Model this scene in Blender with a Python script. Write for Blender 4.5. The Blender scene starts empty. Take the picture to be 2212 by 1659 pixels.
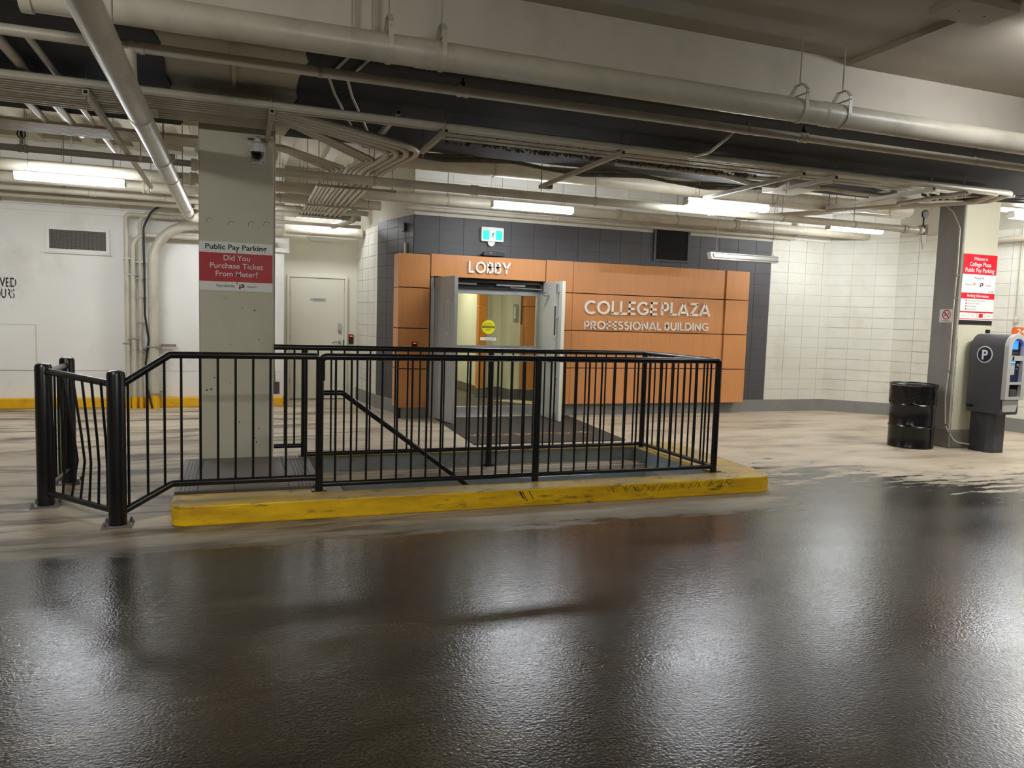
import bpy, bmesh, math, random
from mathutils import Vector, Matrix

random.seed(7)
S = bpy.context.scene
COL = S.collection

# ------------------------------------------------------------------ camera, world, exposure
CAM_H, YAW, PITCH, ROLL, FPX = 1.58, 0.3497257, 0.0842861, 0.0297139, 1635.35
_cy, _sy, _cp, _sp = math.cos(YAW), math.sin(YAW), math.cos(PITCH), math.sin(PITCH)
_F = Vector((_sy * _cp, _cy * _cp, -_sp)); _R = Vector((_cy, -_sy, 0)); _U = _R.cross(_F)
_c, _s = math.cos(ROLL), math.sin(ROLL)
_R2 = _R * _c + _U * _s; _U2 = _U * _c - _R * _s
cam_data = bpy.data.cameras.new('camera')
cam_data.sensor_width = 36.0; cam_data.lens = FPX * 36.0 / 2212.0
cam_data.clip_start = 0.05; cam_data.clip_end = 200
cam = bpy.data.objects.new('camera', cam_data); COL.objects.link(cam)
cam.matrix_world = Matrix(((_R2.x, _U2.x, -_F.x, 0), (_R2.y, _U2.y, -_F.y, 0), (_R2.z, _U2.z, -_F.z, CAM_H), (0, 0, 0, 1)))
S.camera = cam

world = bpy.data.worlds.new('world'); S.world = world; world.use_nodes = True
world.node_tree.nodes['Background'].inputs[0].default_value = (0.8, 0.85, 1.0, 1)
world.node_tree.nodes['Background'].inputs[1].default_value = 0.02

S.view_settings.view_transform = 'Standard'; S.view_settings.look = 'None'
S.view_settings.gamma = 1.0; S.view_settings.use_curve_mapping = False
S.view_settings.exposure = 0.7

TUBE = 50.0          # emission of a fluorescent diffuser
TUBE_FRONT = 95.0     # the unseen lamps added over the driving lane
LOBBY = 11.0

# ------------------------------------------------------------------ materials
def lin(c):
    return tuple(((x / 255) / 12.92 if x / 255 <= 0.04045 else ((x / 255 + 0.055) / 1.055) ** 2.4) for x in c)

def nodes_of(name):
    m = bpy.data.materials.new(name); m.use_nodes = True
    nt = m.node_tree; b = nt.nodes['Principled BSDF']
    return m, nt, b

def ramp(nt, fac, stops):
    r = nt.nodes.new('ShaderNodeValToRGB'); e = r.color_ramp.elements
    while len(e) < len(stops): e.new(0.5)
    for i, (p, c) in enumerate(stops):
        e[i].position = p; e[i].color = (c[0], c[1], c[2], 1) if hasattr(c, '__len__') else (c, c, c, 1)
    nt.links.new(fac, r.inputs[0]); return r.outputs[0]

def noise(nt, scale, detail=4, rough=0.55, stretch=None, coord='Object', dist=0.0):
    tc = nt.nodes.new('ShaderNodeTexCoord') if coord != 'World' else nt.nodes.new('ShaderNodeNewGeometry')
    out = tc.outputs['Position'] if coord == 'World' else tc.outputs[coord]
    if stretch:
        mp = nt.nodes.new('ShaderNodeMapping'); mp.inputs['Scale'].default_value = stretch
        nt.links.new(out, mp.inputs[0]); out = mp.outputs[0]
    n = nt.nodes.new('ShaderNodeTexNoise')
    n.inputs['Scale'].default_value = scale; n.inputs['Detail'].default_value = detail
    n.inputs['Roughness'].default_value = rough; n.inputs['Distortion'].default_value = dist
    nt.links.new(out, n.inputs['Vector']); return n.outputs['Fac']

def mixc(nt, fac, a, b):
    m = nt.nodes.new('ShaderNodeMix'); m.data_type = 'RGBA'
    if hasattr(fac, 'is_linked'): nt.links.new(fac, m.inputs[0])
    else: m.inputs[0].default_value = fac
    for k, c in ((6, a), (7, b)):
        if hasattr(c, 'is_linked'): nt.links.new(c, m.inputs[k])
        else: m.inputs[k].default_value = (c[0], c[1], c[2], 1)
    return m.outputs[2]

def mathn(nt, op, a, b=None, clamp=False):
    m = nt.nodes.new('ShaderNodeMath'); m.operation = op; m.use_clamp = clamp
    for k, c in ((0, a), (1, b)):
        if c is None: continue
        if hasattr(c, 'is_linked'): nt.links.new(c, m.inputs[k])
        else: m.inputs[k].default_value = c
    return m.outputs[0]

def bump(nt, b, h, strength=0.3, dist=0.01):
    n = nt.nodes.new('ShaderNodeBump'); n.inputs['Strength'].default_value = strength; n.inputs['Distance'].default_value = dist
    nt.links.new(h, n.inputs['Height']); nt.links.new(n.outputs[0], b.inputs['Normal'])

def mat(name, rgb, rough=0.6, metal=0.0, var=0.12, scale=3.0, bmp=0.0, bscale=60, dirt=None, dirt_amt=0.5, dscale=2.0, spec=0.5, stretch=None):
    m, nt, b = nodes_of(name)
    c = lin(rgb); lo = tuple(x * (1 - var) for x in c); hi = tuple(min(1, x * (1 + var)) for x in c)
    col = ramp(nt, noise(nt, scale, coord='World', stretch=stretch), [(0.3, lo), (0.7, hi)])
    if dirt:
        f = ramp(nt, noise(nt, dscale, 6, 0.65, coord='World'), [(0.52, 0.0), (0.72, dirt_amt)])
        col = mixc(nt, f, col, lin(dirt))
    nt.links.new(col, b.inputs['Base Color'])
    b.inputs['Roughness'].default_value = rough; b.inputs['Metallic'].default_value = metal
    b.inputs['Specular IOR Level'].default_value = spec
    if bmp: bump(nt, b, noise(nt, bscale, 3, coord='World'), bmp, 0.01)
    return m

def emat(name, rgb, strength):
    m, nt, b = nodes_of(name)
    b.inputs['Base Color'].default_value = (*lin(rgb), 1)
    b.inputs['Emission Color'].default_value = (*lin(rgb), 1); b.inputs['Emission Strength'].default_value = strength
    return m

M = {}
M['white_wall'] = mat('white wall paint', (236, 233, 226), 0.6, var=0.03, scale=1.2, bmp=0.08, bscale=40, dirt=(190, 182, 170), dirt_amt=0.35, dscale=1.0)
M['white_block'] = mat('white block paint', (216, 213, 201), 0.55, var=0.05, scale=2.0, bmp=0.25, bscale=70, dirt=(196, 184, 160), dirt_amt=0.45, dscale=1.6)
M['cream_wall'] = mat('cream wall paint', (206, 200, 182), 0.6, var=0.05, scale=1.5, bmp=0.1)
M['mortar_white'] = mat('white painted mortar', (190, 185, 170), 0.7, var=0.05)
M['mortar_grey'] = mat('charcoal painted mortar', (60, 58, 60), 0.7, var=0.06)
M['grey_block'] = mat('charcoal block paint', (75, 72, 75), 0.5, var=0.07, scale=2.0, bmp=0.25, bscale=70)
M['base_grey'] = mat('grey base paint', (132, 130, 126), 0.55, var=0.08, scale=2.0, dirt=(100, 95, 86), dirt_amt=0.5)
M['column_paint'] = mat('cream column paint', (205, 200, 178), 0.5, var=0.04, scale=1.3, bmp=0.12, bscale=30, dirt=(165, 158, 136), dirt_amt=0.3, dscale=1.2)
M['column_grey'] = mat('grey column paint', (150, 148, 144), 0.5, var=0.06, scale=1.6, bmp=0.15, dirt=(120, 116, 110), dirt_amt=0.4, stretch=(4, 4, .5))
M['orange'] = mat('copper orange panel', (204, 138, 82), 0.38, var=0.05, scale=1.5, stretch=(14, 14, 1.0))
M['orange_in'] = mat('lobby orange panel', (214, 138, 48), 0.4, var=0.05, scale=1.5, stretch=(14, 14, 1.0))
M['joint_black'] = mat('black joint', (22, 18, 16), 0.8)
M['pipe'] = mat('cream pipe paint', (192, 184, 166), 0.38, var=0.06, scale=4.0, dirt=(120, 110, 94), dirt_amt=0.35, dscale=3.0)
M['pipe_dark'] = mat('dusty grey pipe', (128, 118, 108), 0.5, var=0.08, scale=4.0)
M['conduit'] = mat('cream conduit paint', (190, 182, 164), 0.4, var=0.06, scale=5.0, dirt=(96, 88, 76), dirt_amt=0.45, dscale=2.5)
M['strut'] = mat('painted strut', (176, 168, 150), 0.5, var=0.08, scale=6.0, dirt=(80, 72, 62), dirt_amt=0.5)
M['steel'] = mat('galvanised steel', (150, 148, 142), 0.4, metal=0.6, var=0.1, scale=8)
M['box_paint'] = mat('junction box paint', (190, 184, 170), 0.45, var=0.05)
M['black_soffit'] = mat('black soffit paint', (34, 33, 33), 0.85, var=0.3, scale=2.2, bmp=0.3, bscale=25)
M['slab'] = mat('painted slab', (178, 168, 152), 0.7, var=0.06, scale=0.9, bmp=0.1, dirt=(120, 110, 98), dirt_amt=0.35, dscale=0.8)
M['beam'] = mat('painted beam', (200, 191, 175), 0.65, var=0.05, scale=0.9, bmp=0.1, dirt=(130, 118, 104), dirt_amt=0.3, dscale=1.1)
M['soffit'] = mat('painted soffit', (178, 168, 146), 0.7, var=0.08, scale=1.0, dirt=(84, 80, 74), dirt_amt=0.7, dscale=0.9)
M['black_steel'] = mat('black gloss paint', (17, 18, 20), 0.28, var=0.3, scale=20, dirt=(52, 54, 56), dirt_amt=0.25, dscale=9)
M['black_plastic'] = mat('black plastic', (20, 20, 22), 0.35, var=0.2)
M['black_drum'] = mat('black drum paint', (14, 15, 17), 0.22, var=0.2, scale=6)
M['bag'] = mat('black bin liner', (12, 12, 14), 0.2, var=0.2, scale=10, bmp=1.0, bscale=22)
M['rubber'] = mat('black cable', (24, 24, 26), 0.5)
M['yellow'] = mat('yellow floor paint', (236, 178, 10), 0.45, var=0.06, scale=3.0, dirt=(170, 120, 20), dirt_amt=0.5, dscale=4)
M['door_white'] = mat('off white door paint', (226, 222, 204), 0.45, var=0.03, scale=1.0)
M['door_grey'] = mat('grey door paint', (168, 170, 170), 0.42, var=0.04, scale=1.2)
M['door_light'] = mat('light door paint', (206, 206, 200), 0.42, var=0.04, scale=1.2)
M['alu'] = mat('brushed aluminium', (196, 198, 198), 0.3, metal=0.75, var=0.06, scale=10, stretch=(1, 8, 8))
M['silver'] = mat('silver plastic', (190, 190, 188), 0.35, metal=0.3, var=0.03)
M['chrome'] = mat('chrome', (200, 200, 200), 0.18, metal=1.0, var=0.03)
M['letter_white'] = mat('white letter', (240, 238, 232), 0.4, var=0.02)
M['letter_silver'] = mat('satin silver letter', (236, 226, 212), 0.35, metal=0.1, var=0.06, scale=12)
M['sign_white'] = mat('sign white', (236, 236, 228), 0.4, var=0.01)
M['sign_red'] = mat('sign red', (188, 14, 34), 0.4, var=0.03)
M['sign_red2'] = mat('bright sign red', (222, 20, 44), 0.35, var=0.03)
M['ink'] = mat('black ink', (16, 16, 16), 0.5)
M['ink_white'] = mat('white ink', (238, 234, 230), 0.5, var=0.01)
M['ink_grey'] = mat('grey ink', (90, 90, 90), 0.5)
M['ink_gold'] = mat('gold ink', (220, 150, 40), 0.5)
M['ink_tan'] = mat('tan ink', (176, 128, 74), 0.7)
M['sign_orange'] = mat('sign orange', (222, 100, 36), 0.4)
M['navy'] = mat('navy', (18, 28, 62), 0.35)
M['meter_grey'] = mat('meter dark grey', (72, 74, 78), 0.5, var=0.06, bmp=0.08, bscale=200)
M['meter_foot'] = mat('meter foot grey', (62, 64, 70), 0.5, var=0.06)
M['mat_brown'] = mat('brown floor mat', (64, 54, 48), 0.9, var=0.15, scale=30, bmp=0.5, bscale=160)
M['plate'] = mat('landing plate', (118, 110, 106), 0.5, var=0.10, scale=3, dirt=(80, 74, 70), dirt_amt=0.5)
M['well_grey'] = mat('stairwell grey paint', (130, 134, 134), 0.45, var=0.08, scale=3, dirt=(70, 68, 64), dirt_amt=0.4, dscale=9)
M['concrete'] = mat('bare concrete', (160, 156, 148), 0.6, var=0.1, scale=3, bmp=0.2)
M['mesh_dark'] = mat('dark mesh', (70, 66, 62), 0.6, var=0.1)
M['cream_lobby'] = mat('lobby wall paint', (224, 222, 202), 0.6, var=0.02)
M['lobby_floor'] = mat('lobby carpet', (84, 76, 68), 0.9, var=0.12, scale=20)
M['lobby_tile'] = mat('lobby pale tile', (214, 206, 176), 0.4, var=0.04)
M['lobby_base'] = mat('lobby base tile', (84, 84, 84), 0.5, var=0.08)
M['dirt'] = mat('paper scrap', (226, 224, 216), 0.8)
M['insul'] = mat('dusty insulation', (104, 96, 84), 0.95, var=0.35, scale=14, bmp=1.0, bscale=50)
M['tube'] = emat('fluorescent diffuser', (244, 250, 255), TUBE)
M['tube_front'] = emat('fluorescent diffuser lane', (250, 250, 246), TUBE_FRONT)
M['tube_dim'] = emat('old fluorescent diffuser', (246, 250, 255), 42.0)
M['tube_weak'] = emat('weak fluorescent diffuser', (246, 250, 255), 19.0)
M['tube_mid'] = emat('added lamp diffuser', (246, 250, 255), 32.0)  # strength set for the added lamp behind the column
M['tube_lobby'] = emat('lobby panel light', (255, 248, 222), LOBBY)
M['tube_well'] = emat('stairwell tube', (214, 234, 255), 30.0)
M['housing'] = mat('lamp housing white', (222, 222, 216), 0.4, var=0.02)
M['tube_off'] = mat('unlit diffuser', (214, 216, 214), 0.25, var=0.05, metal=0.35)
M['exit_green'] = emat('exit green', (0, 214, 150), 1.0)
M['exit_white'] = emat('exit white', (200, 246, 236), 1.0)
M['exit_ink'] = mat('exit figure', (0, 110, 90), 0.5)
M['led_red'] = emat('red led', (255, 30, 20), 4.0)
M['screen_blue'] = emat('blue screen', (40, 100, 255), 1.6)
M['screen_cyan'] = emat('pale blue lit slot', (90, 160, 255), 1.2)
M['dome_black'] = mat('smoked dome', (14, 14, 16), 0.06)
M['caution_yellow'] = mat('caution yellow', (236, 226, 20), 0.5)

def curb_mat():
    m, nt, b = nodes_of('worn yellow curb paint')
    y1, y2 = lin((246, 200, 12)), lin((208, 158, 14)); conc = lin((166, 150, 112)); blk = lin((38, 32, 20))
    col = mixc(nt, ramp(nt, noise(nt, 3.0, 5, 0.6, coord='World', stretch=(.6, 1, 3)), [(0.35, 0.0), (0.65, 1.0)]), y1, y2)
    g = nt.nodes.new('ShaderNodeNewGeometry'); sx = nt.nodes.new('ShaderNodeSeparateXYZ'); nt.links.new(g.outputs['True Normal'], sx.inputs[0])
    up = mathn(nt, 'GREATER_THAN', sx.outputs['Z'], 0.6)
    wear = ramp(nt, noise(nt, 4.5, 6, 0.65, coord='World', stretch=(.5, 1.4, 1)), [(0.28, 0.15), (0.6, 0.9)])
    col = mixc(nt, mathn(nt, 'MULTIPLY', up, wear), col, conc)
    scuff = ramp(nt, noise(nt, 5.0, 7, 0.75, coord='World', stretch=(.7, 1, 4)), [(0.56, 0.0), (0.66, 0.8)])
    col = mixc(nt, scuff, col, blk)
    nt.links.new(col, b.inputs['Base Color']); b.inputs['Roughness'].default_value = 0.5
    bump(nt, b, noise(nt, 35, 5, coord='World'), 0.35, 0.01)
    return m
M['curb'] = curb_mat()

def floor_mat():
    m, nt, b = nodes_of('garage floor')
    g = nt.nodes.new('ShaderNodeNewGeometry'); sx = nt.nodes.new('ShaderNodeSeparateXYZ'); nt.links.new(g.outputs['Position'], sx.inputs[0])
    X, Y = sx.outputs['X'], sx.outputs['Y']
    def sm(v, a, bb):
        r = nt.nodes.new('ShaderNodeMapRange'); r.interpolation_type = 'SMOOTHSTEP'
        r.inputs['From Min'].default_value = a; r.inputs['From Max'].default_value = bb
        nt.links.new(v, r.inputs['Value']); return r.outputs[0]
    # shape of the wet lane: everything nearer than a line, reaching further back beside the stairwell
    reach = mathn(nt, 'MULTIPLY', mathn(nt, 'SUBTRACT', sm(X, 4.5, 5.7), sm(X, 5.9, 7.8)), 1.25)
    streak = noise(nt, 2.4, 7, 0.66, coord='World', stretch=(.8, 3.2, 1))
    edge = mathn(nt, 'MULTIPLY', mathn(nt, 'SUBTRACT', streak, 0.5), mathn(nt, 'ADD', mathn(nt, 'MULTIPLY', sm(X, 4.4, 6.0), 6.5), 0.7))
    d = mathn(nt, 'ADD', mathn(nt, 'SUBTRACT', mathn(nt, 'ADD', reach, 5.42), Y), edge)
    wet = sm(d, -0.04, 0.16)
    film = sm(d, -0.9, 0.3)
    # dry concrete
    dry = ramp(nt, noise(nt, 1.1, 7, 0.62, coord='World', stretch=(.7, 1.8, 1)), [(0.30, lin((132, 119, 101))), (0.48, lin((186, 170, 147))), (0.7, lin((202, 189, 166)))])
    st = ramp(nt, noise(nt, 1.3, 6, 0.6, coord='World', stretch=(.55, 3.0, 1), dist=.6), [(0.50, 0.0), (0.62, 0.8)])
    left = mathn(nt, 'MULTIPLY', st, mathn(nt, 'ADD', mathn(nt, 'SUBTRACT', 1.0, sm(X, 0.5, 3.5)), 0.12))
    dry = mixc(nt, left, dry, lin((88, 76, 64)))
    near = sm(Y, 9.0, 5.6)
    dry = mixc(nt, mathn(nt, 'MULTIPLY', mathn(nt, 'MULTIPLY', near, film), 0.85), dry, lin((96, 88, 74)))
    # wet asphalt
    wcol = ramp(nt, noise(nt, 1.4, 6, 0.6, coord='World', stretch=(.6, 1.6, 1), dist=.8), [(0.32, lin((34, 28, 20))), (0.55, lin((50, 43, 33))), (0.72, lin((72, 64, 51)))])
    grain = ramp(nt, noise(nt, 70, 2, 0.6, coord='World'), [(0.35, 0.45), (0.65, 1.5)])
    mm = nt.nodes.new('ShaderNodeMix'); mm.data_type = 'RGBA'; mm.blend_type = 'MULTIPLY'; mm.inputs[0].default_value = 1.0
    nt.links.new(wcol, mm.inputs[6]); nt.links.new(grain, mm.inputs[7])
    col = mixc(nt, wet, dry, mm.outputs[2])
    nt.links.new(col, b.inputs['Base Color'])
    puddle = ramp(nt, noise(nt, 0.9, 4, 0.5, coord='World', stretch=(.6, 1.4, 1), dist=.5), [(0.35, 0.16), (0.65, 0.26)])
    r = nt.nodes.new('ShaderNodeMix'); r.data_type = 'FLOAT'
    nt.links.new(wet, r.inputs[0]); r.inputs[2].default_value = 0.55; nt.links.new(puddle, r.inputs[3])
    nt.links.new(r.outputs[0], b.inputs['Roughness'])
    h = mathn(nt, 'ADD', mathn(nt, 'MULTIPLY', noise(nt, 72, 2, 0.5, coord='World'), 1.9), mathn(nt, 'MULTIPLY', noise(nt, 26, 3, 0.6, coord='World', stretch=(.7, 1.2, 1)), .9))
    bn = nt.nodes.new('ShaderNodeBump'); bn.inputs['Distance'].default_value = 0.0012
    nt.links.new(h, bn.inputs['Height'])
    nt.links.new(mathn(nt, 'ADD', mathn(nt, 'MULTIPLY', wet, 0.55), 0.15), bn.inputs['Strength'])
    nt.links.new(bn.outputs[0], b.inputs['Normal'])
    return m
M['floor'] = floor_mat()

def glass_mat():
    m = bpy.data.materials.new('clear glass'); m.use_nodes = True; nt = m.node_tree
    for n in list(nt.nodes): nt.nodes.remove(n)
    o = nt.nodes.new('ShaderNodeOutputMaterial'); t = nt.nodes.new('ShaderNodeBsdfTransparent'); t.inputs[0].default_value = (.94, .97, .95, 1)
    gl = nt.nodes.new('ShaderNodeBsdfGlossy'); gl.inputs['Roughness'].default_value = 0.02
    fr = nt.nodes.new('ShaderNodeFresnel'); fr.inputs[0].default_value = 1.45
    mx = nt.nodes.new('ShaderNodeMixShader'); nt.links.new(fr.outputs[0], mx.inputs[0]); nt.links.new(t.outputs[0], mx.inputs[1]); nt.links.new(gl.outputs[0], mx.inputs[2])
    nt.links.new(mx.outputs[0], o.inputs[0]); return m
M['glass'] = glass_mat()

# ------------------------------------------------------------------ geometry helpers
class MB:
    def __init__(s): s.v = []; s.f = []
    def add(s, v, f):
        n = len(s.v); s.v += [tuple(p) for p in v]; s.f += [tuple(n + i for i in q) for q in f]; return s
    def box(s, x0, x1, y0, y1, z0, z1):
        return s.add([(x0, y0, z0), (x1, y0, z0), (x1, y1, z0), (x0, y1, z0), (x0, y0, z1), (x1, y0, z1), (x1, y1, z1), (x0, y1, z1)],
                     [(0, 3, 2, 1), (4, 5, 6, 7), (0, 1, 5, 4), (1, 2, 6, 5), (2, 3, 7, 6), (3, 0, 4, 7)])
    def obox(s, o, u, v, w):
        o, u, v, w = Vector(o), Vector(u), Vector(v), Vector(w)
        p = [o, o + u, o + u + v, o + v]; p += [q + w for q in p]
        f = [(0, 3, 2, 1), (4, 5, 6, 7), (0, 1, 5, 4), (1, 2, 6, 5), (2, 3, 7, 6), (3, 0, 4, 7)]
        if u.cross(v).dot(w) < 0: f = [q[::-1] for q in f]
        return s.add(p, f)
    def bar(s, a, b, w, h, up=(0, 0, 1)):
        a, b = Vector(a), Vector(b); d = (b - a); up = Vector(up); sd = d.cross(up).normalized(); u2 = sd.cross(d).normalized()
        return s.obox(a - sd * w / 2 - u2 * h / 2, d, sd * w, u2 * h)
    def prism(s, poly, O, U, V, d):
        """polygon (ccw in U,V) extruded by d along U x V"""
        O, U, V = Vector(O), Vector(U), Vector(V); N = U.cross(V).normalized() * d
        n = len(poly); a = [O + U * p[0] + V * p[1] for p in poly]; b = [p + N for p in a]
        return s.add(a + b, [tuple(range(n))[::-1], tuple(range(n, 2 * n))] + [(i, (i + 1) % n, n + (i + 1) % n, n + i) for i in range(n)])
    def tube(s, path, r, n=12, cap=True):
        P = [Vector(p) for p in path]; rr = r if hasattr(r, '__len__') else [r] * len(P)
        T = []
        for i in range(len(P)):
            t = (P[min(i + 1, len(P) - 1)] - P[max(i - 1, 0)]); T.append(t.normalized())
        a = Vector((0, 0, 1)) if abs(T[0].z) < 0.9 else Vector((1, 0, 0))
        u = T[0].cross(a).normalized(); base = len(s.v); faces = []
        vs = []
        for i in range(len(P)):
            u = (u - T[i] * u.dot(T[i])).normalized(); w = T[i].cross(u)
            for k in range(n):
                an = 2 * math.pi * k / n; vs.append(P[i] + (u * math.cos(an) + w * math.sin(an)) * rr[i])
        for i in range(len(P) - 1):
            for k in range(n):
                k2 = (k + 1) % n; faces.append((i * n + k, i * n + k2, (i + 1) * n + k2, (i + 1) * n + k))
        if cap:
            faces.append(tuple(range(n))[::-1]); faces.append(tuple((len(P) - 1) * n + k for k in range(n)))
        return s.add(vs, faces)
    def cyl(s, a, b, r, n=16): return s.tube([a, b], r, n)
    def lathe(s, prof, c, n=32, axis='z'):
        vs = []; fs = []; m = len(prof); c = Vector(c)
        for k in range(n):
            an = 2 * math.pi * k / n; ca, sa = math.cos(an), math.sin(an)
            for r, h in prof:
                if axis == 'z': vs.append(c + Vector((r * ca, r * sa, h)))
                elif axis == 'y': vs.append(c + Vector((r * ca, -h, r * sa)))       # h points to -Y
                else: vs.append(c + Vector((-h, -r * ca, r * sa)))                   # h points to -X
        for k in range(n):
            k2 = (k + 1) % n
            for j in range(m - 1): fs.append((k * m + j, k2 * m + j, k2 * m + j + 1, k * m + j + 1))
        if prof[0][0] > 1e-6: fs.append(tuple(k * m for k in range(n))[::-1])
        if prof[-1][0] > 1e-6: fs.append(tuple(k * m + m - 1 for k in range(n)))
        return s.add(vs, fs)
    def build(s, name, material, parent=None, smooth=False, bevel=0.0, label=None, category=None, group=None, kind=None, segs=1):
        if parent is not None: o = world_loc(parent)
        else:
            xs = [p[0] for p in s.v]; ys = [p[1] for p in s.v]; zs = [p[2] for p in s.v]
            o = Vector(((min(xs) + max(xs)) / 2, (min(ys) + max(ys)) / 2, min(zs)))
        me = bpy.data.meshes.new(name)
        me.from_pydata([(p[0] - o.x, p[1] - o.y, p[2] - o.z) for p in s.v], [], s.f)
        me.materials.append(material)
        if bevel > 0 or True:
            bm = bmesh.new(); bm.from_mesh(me)
            bmesh.ops.remove_doubles(bm, verts=bm.verts, dist=1e-6)
            if bevel > 0:
                bm.normal_update()
                es = [e for e in bm.edges if len(e.link_faces) == 2 and e.calc_face_angle(0) > 0.6]
                bmesh.ops.bevel(bm, geom=es, offset=bevel, segments=segs, affect='EDGES', profile=0.5)
            bm.to_mesh(me); bm.free()
        if smooth:
            me.polygons.foreach_set('use_smooth', [True] * len(me.polygons)); me.set_sharp_from_angle(angle=0.6)
        ob = bpy.data.objects.new(name, me); COL.objects.link(ob)
        if parent is not None: ob.parent = parent
        else: ob.location = o
        tag(ob, label, category, group, kind)
        return ob

def world_loc(o):
    l = Vector(o.location)
    while o.parent is not None: o = o.parent; l += o.location
    return l

def tag(o, label=None, category=None, group=None, kind=None):
    if label: o['label'] = label
    if category: o['category'] = category
    if group: o['group'] = group
    if kind: o['kind'] = kind
    return o

def thing(name, label, category, loc, group=None, kind=None):
    o = bpy.data.objects.new(name, None); COL.objects.link(o); o.location = loc; o.empty_display_size = 0.1
    return tag(o, label, category, group, kind)

def B(*a): return MB().box(*a)

def fillet(pts, rad, n=8):
    P = [Vector(p) for p in pts]; out = [P[0]]
    rads = rad if hasattr(rad, '__len__') else [rad] * (len(P) - 2)
    for i in range(1, len(P) - 1):
        a, b, c = P[i - 1], P[i], P[i + 1]; u = (a - b).normalized(); v = (c - b).normalized()
        ang = u.angle(v)
        if ang > 3.1: out.append(b); continue
        t = rads[i - 1] / math.tan(ang / 2); t = min(t, (a - b).length * .49, (c - b).length * .49); r = t * math.tan(ang / 2)
        ctr = b + (u + v).normalized() * (r / math.sin(ang / 2))
        p0 = b + u * t; p1 = b + v * t; a0 = p0 - ctr; a1 = p1 - ctr; tot = a0.angle(a1); ax = a0.cross(a1).normalized()
        for k in range(n + 1): out.append(ctr + Matrix.Rotation(tot * k / n, 3, ax) @ a0)
    out.append(P[-1]); return out

_share = {}
def shared(key, make):
    if key not in _share: _share[key] = make()
    return _share[key]

def unit_box(material, bev=0.0):
    def mk():
        me = bpy.data.meshes.new('block'); mb = B(-.5, .5, -.5, .5, -.5, .5)
        me.from_pydata(mb.v, [], mb.f); me.materials.append(material); return me
    return shared(('ubox', material.name), mk)

def piece(name, mesh, parent, loc, rotz=0, scale=(1, 1, 1)):
    o = bpy.data.objects.new(name, mesh); COL.objects.link(o); o.parent = parent
    o.location = Vector(loc) - world_loc(parent); o.rotation_euler = (0, 0, rotz); o.scale = scale; return o

def rod_mesh(material, r, n=8):
    """unit-height vertical rod, base at 0"""
    def mk():
        me = bpy.data.meshes.new('baluster'); mb = MB().cyl((0, 0, 0), (0, 0, 1), r, n)
        me.from_pydata(mb.v, [], mb.f); me.materials.append(material)
        me.polygons.foreach_set('use_smooth', [True] * len(me.polygons)); me.set_sharp_from_angle(angle=0.9); return me
    return shared(('rod', material.name, r, n), mk)

ORD = ['first', 'second', 'third', 'fourth', 'fifth', 'sixth', 'seventh', 'eighth', 'ninth', 'tenth', 'eleventh', 'twelfth', 'thirteenth', 'fourteenth', 'fifteenth', 'sixteenth']

def text_mesh(txt, bold=0.0):
    c = bpy.data.curves.new('lettering', 'FONT'); c.body = txt; c.size = 1.0; c.resolution_u = 3; c.offset = bold; c.fill_mode = 'FRONT'
    o = bpy.data.objects.new('tmp', c)
    me = bpy.data.meshes.new_from_object(o)
    vs = [tuple(v.co) for v in me.vertices]; fs = [tuple(p.vertices) for p in me.polygons]
    bpy.data.objects.remove(o); bpy.data.curves.remove(c); bpy.data.meshes.remove(me)
    return vs, fs

def lettering(parent, txt, material, O, U, V, w=None, h=None, bold=0.0, align='c', lift=0.0015, name='lettering', words=False):
    """flat print: O = centre (or left/right end) of the baseline; h = height of the body of the ink, w = total width"""
    vs, fs = text_mesh(txt, bold)
    U, V, O = Vector(U), Vector(V), Vector(O); N = U.cross(V)
    x0 = min(v[0] for v in vs); x1 = max(v[0] for v in vs); y1 = max(v[1] for v in vs)
    sy = (h / y1) if h else None; sx = (w / (x1 - x0)) if w else sy
    if sy is None: sy = sx
    off = {'c': (x0 + x1) / 2, 'l': x0, 'r': x1}[align]
    pos = [O + U * (v[0] - off) * sx + V * v[1] * sy + N * lift for v in vs]
    if not words:
        mb = MB(); mb.add(pos, fs); return mb.build(name, material, parent)
    iv = sorted((min(vs[i][0] for i in f), max(vs[i][0] for i in f), k) for k, f in enumerate(fs)); groups = []; end = -9
    for a, b_, k in iv:                       # one mesh for each word
        if a > end + .17: groups.append([])
        groups[-1].append(fs[k]); end = max(end, b_)
    for gset in groups:
        ids = sorted({i for f in gset for i in f}); mp = {i: n for n, i in enumerate(ids)}
        mb = MB(); mb.add([pos[i] for i in ids], [tuple(mp[i] for i in f) for f in gset]); mb.build(name, material, parent)

def flat(parent, name, material, O, U, V, poly, thick=0.001, lift=0.0, label=None):
    O, U, V = Vector(O), Vector(U), Vector(V); N = U.cross(V).normalized()
    return MB().prism(poly, O + N * lift, U, V, thick).build(name, material, parent, label=label)

def rect(w, h, cx=0, cy=0): return [(cx - w / 2, cy - h / 2), (cx + w / 2, cy - h / 2), (cx + w / 2, cy + h / 2), (cx - w / 2, cy + h / 2)]
def circ(r, n=28, cx=0, cy=0): return [(cx + r * math.cos(2 * math.pi * k / n), cy + r * math.sin(2 * math.pi * k / n)) for k in range(n)]
def rrect(w, h, r, cx=0, cy=0, n=5):
    out = []
    for qx, qy, a in ((1, 1, 0), (-1, 1, 90), (-1, -1, 180), (1, -1, 270)):
        for k in range(n + 1):
            an = math.radians(a + 90 * k / n); out.append((cx + qx * (w / 2 - r) + r * math.cos(an), cy + qy * (h / 2 - r) + r * math.sin(an)))
    return out
FX, FZ = (1, 0, 0), (0, 0, 1)      # a face towards -Y: U=+X, V=+Z
LX = (0, -1, 0)                    # a face towards -X: U=-Y, V=+Z

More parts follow.
